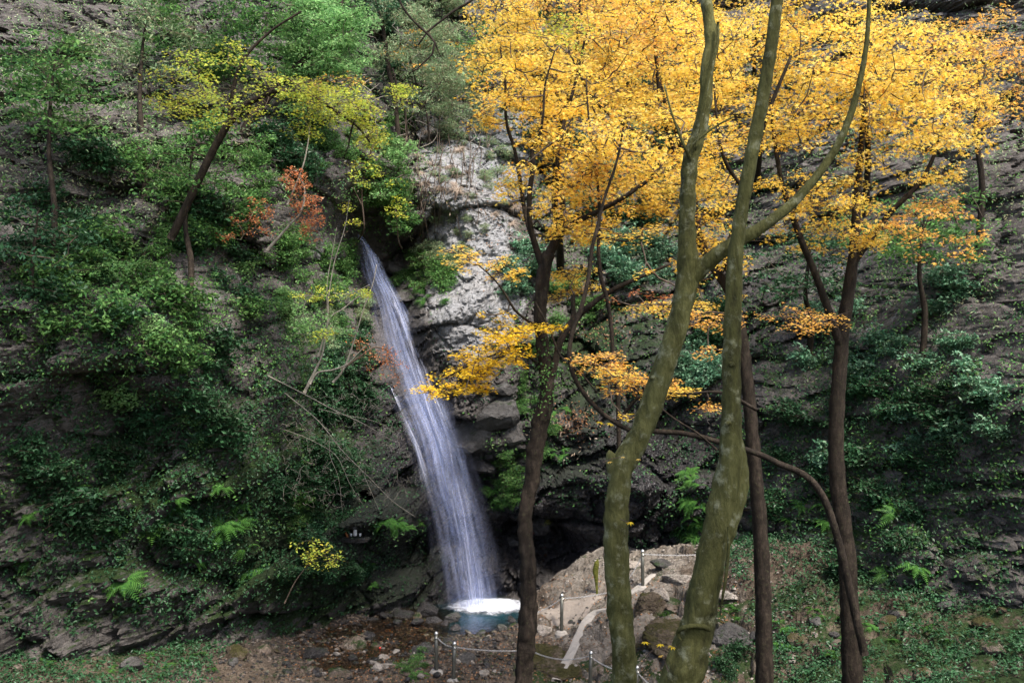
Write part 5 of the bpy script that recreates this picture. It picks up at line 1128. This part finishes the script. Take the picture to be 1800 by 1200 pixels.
cover('grey_creepers', 'greygreen', LANCE, 42000, [(760,100,150,130,.9),(700,250,80,120,.5),(860,280,70,80,.4),(200,150,350,200,.9),(1500,200,400,250,.9),(1050,420,120,80,.4)], .09, "thin grey green plants covering the upper slope", noise_cut=-.3)
cover('light_creepers', 'bright', OVAL, 16000, [(510,560,40,160,.6),(590,60,80,90,.5),(690,360,50,60,.4),(885,800,40,60,.6),(520,900,50,60,.3),(330,500,200,300,.25),(700,940,60,20,.5)], .075, "light green small leaved plants clinging to the rock wall", noise_cut=.05)
cover('dry_twigs', 'drygrass', LANCE, 16000, [(760,260,70,110,.9),(560,300,70,60,.3),(900,370,60,60,.5),(1000,760,60,60,.4)], .12, "dry straw coloured stems matted on the rock", per=6, noise_cut=-.2)

# upper forest beyond the rim (far slope seen only through gaps)
# ivy on the dark trunk
def ivy():
    ts = rng.uniform(0, 1, 420); c = []
    pts = crom([P(952,730,D3), P(962,685,D3), P(957,630,D3), P(950,590,D3)], .03)
    idx = (ts * (len(pts) - 1)).astype(int); a = rng.uniform(0, 2 * np.pi, 420); r = rng.uniform(.1, .17, 420) * (1 + .5 * (rng.uniform(size=420) > .8))
    dr = np.stack([np.cos(a), np.sin(a), rng.normal(0, .1, 420)], -1); c = pts[idx] + dr * r[:, None]
    v, f = leaves(c, dr + rnd(420) * .4, .045, OVAL); tag(link("ivy", mesh_np("ivy", v, f, M['green'])), "green ivy wrapped round the dark maple trunk at mid height", "ivy")
ivy()
# fallen leaves
def litter():
    C = []; N = []
    for i in range(5200):
        u = R.random()
        if u < .38: q = ghit(R.uniform(500, 900), R.uniform(1090, 1199))
        elif u < .86: q = ghit(R.uniform(900, 1300), R.uniform(1010, 1199))
        elif u < .93: q = hit(R.gauss(1005, 22), R.gauss(745, 16)); 
        elif u < .97: q = hit(R.gauss(880, 30), R.gauss(360, 60))
        else: q = hit(R.gauss(1060, 30), R.gauss(580, 20))
        q[1] -= .03 if u >= .86 else 0; q[2] += .015; C.append(q); N.append((R.gauss(0, .35), -.3 if u < .86 else -1., 1.))
    v, f = leaves(np.array(C), np.array(N) + rnd(len(C)) * .3, rng.uniform(.04, .09, len(C)), MAPLE3)
    tag(link("fallen_leaves", mesh_np("fallen_leaves", v, f, M['litter'])), "brown and orange fallen leaves scattered over stones and ledges", kind='stuff')
litter()
def gravel():
    import bmesh
    bm = bmesh.new(); bmesh.ops.create_icosphere(bm, subdivisions=1, radius=1); bv = np.array([x.co[:] for x in bm.verts]); bf = np.array([[q.index for q in p.verts] for p in bm.faces]); bm.free()
    for nm, n, mat, x0, x1, lb in (('gravel', 7000, 'boulder', -7, .6, 'brown gravel of the streambed between the larger stones'), ('dark_gravel', 5000, 'boulder_wet', -7, .4, 'wet black gravel of the streambed'), ('path_gravel', 2500, 'boulder_pale', .2, 6.5, 'pale gravel and chips on the rocky footpath')):
        x = rng.uniform(x0, x1, n); y = rng.uniform(18.8, 25.8, n); k = ((x + .6) / 1.5) ** 2 + ((y - 25.6) / 1.7) ** 2 > 1; x, y = x[k], y[k]; n = len(x)
        sz = .012 + .045 * rng.uniform(size=n) ** 2.5; z = gridf(G, hx, hy, x, y) + sz * .35
        A = rng.normal(size=(n, 3, 3)); Q = np.linalg.qr(A)[0]; sc = rng.uniform(.5, 1.1, (n, 1, 3)); v = (bv[None] * sc * (1 + .18 * rng.normal(size=(n, len(bv), 1)))) @ Q
        v = v * sz[:, None, None] * np.array([1, 1, .75]) + np.stack([x, y, z], -1)[:, None]; f = bf[None] + (np.arange(n) * len(bv))[:, None, None]
        tag(link(nm, mesh_np(nm, v.reshape(-1, 3), f.reshape(-1, 3), M[mat])), lb, kind='stuff')
    n = 8500; x = np.r_[rng.uniform(5.2, 16, n), rng.uniform(-14, -6.4, n // 2)]; y = rng.uniform(16, 24.5, len(x)); k = fbm(np.stack([x * .9, y * .9, x * 0], -1), 3) > -.25; x, y = x[k], y[k]
    c = np.stack([x, y, gridf(G, hx, hy, x, y)], -1); c = np.repeat(c, 8, 0) + rnd(len(c) * 8) * np.array([.13, .13, .05]) + np.array([0, 0, .07])
    v, f = leaves(c, rnd(len(c)) * .5 + np.array([0, -.2, 1.]), rng.uniform(.04, .1, len(c)), OVAL); tag(link('bank_greenery', mesh_np('bank_greenery', v, f, M['dark'])), 'low dark plants covering the shaded banks', kind='stuff')
gravel()
print("objects", len(bpy.data.objects), "plants", nplant[0], "tris", sum(len(o.data.polygons) for o in bpy.data.objects if o.type == 'MESH' and o.data.users == 1))
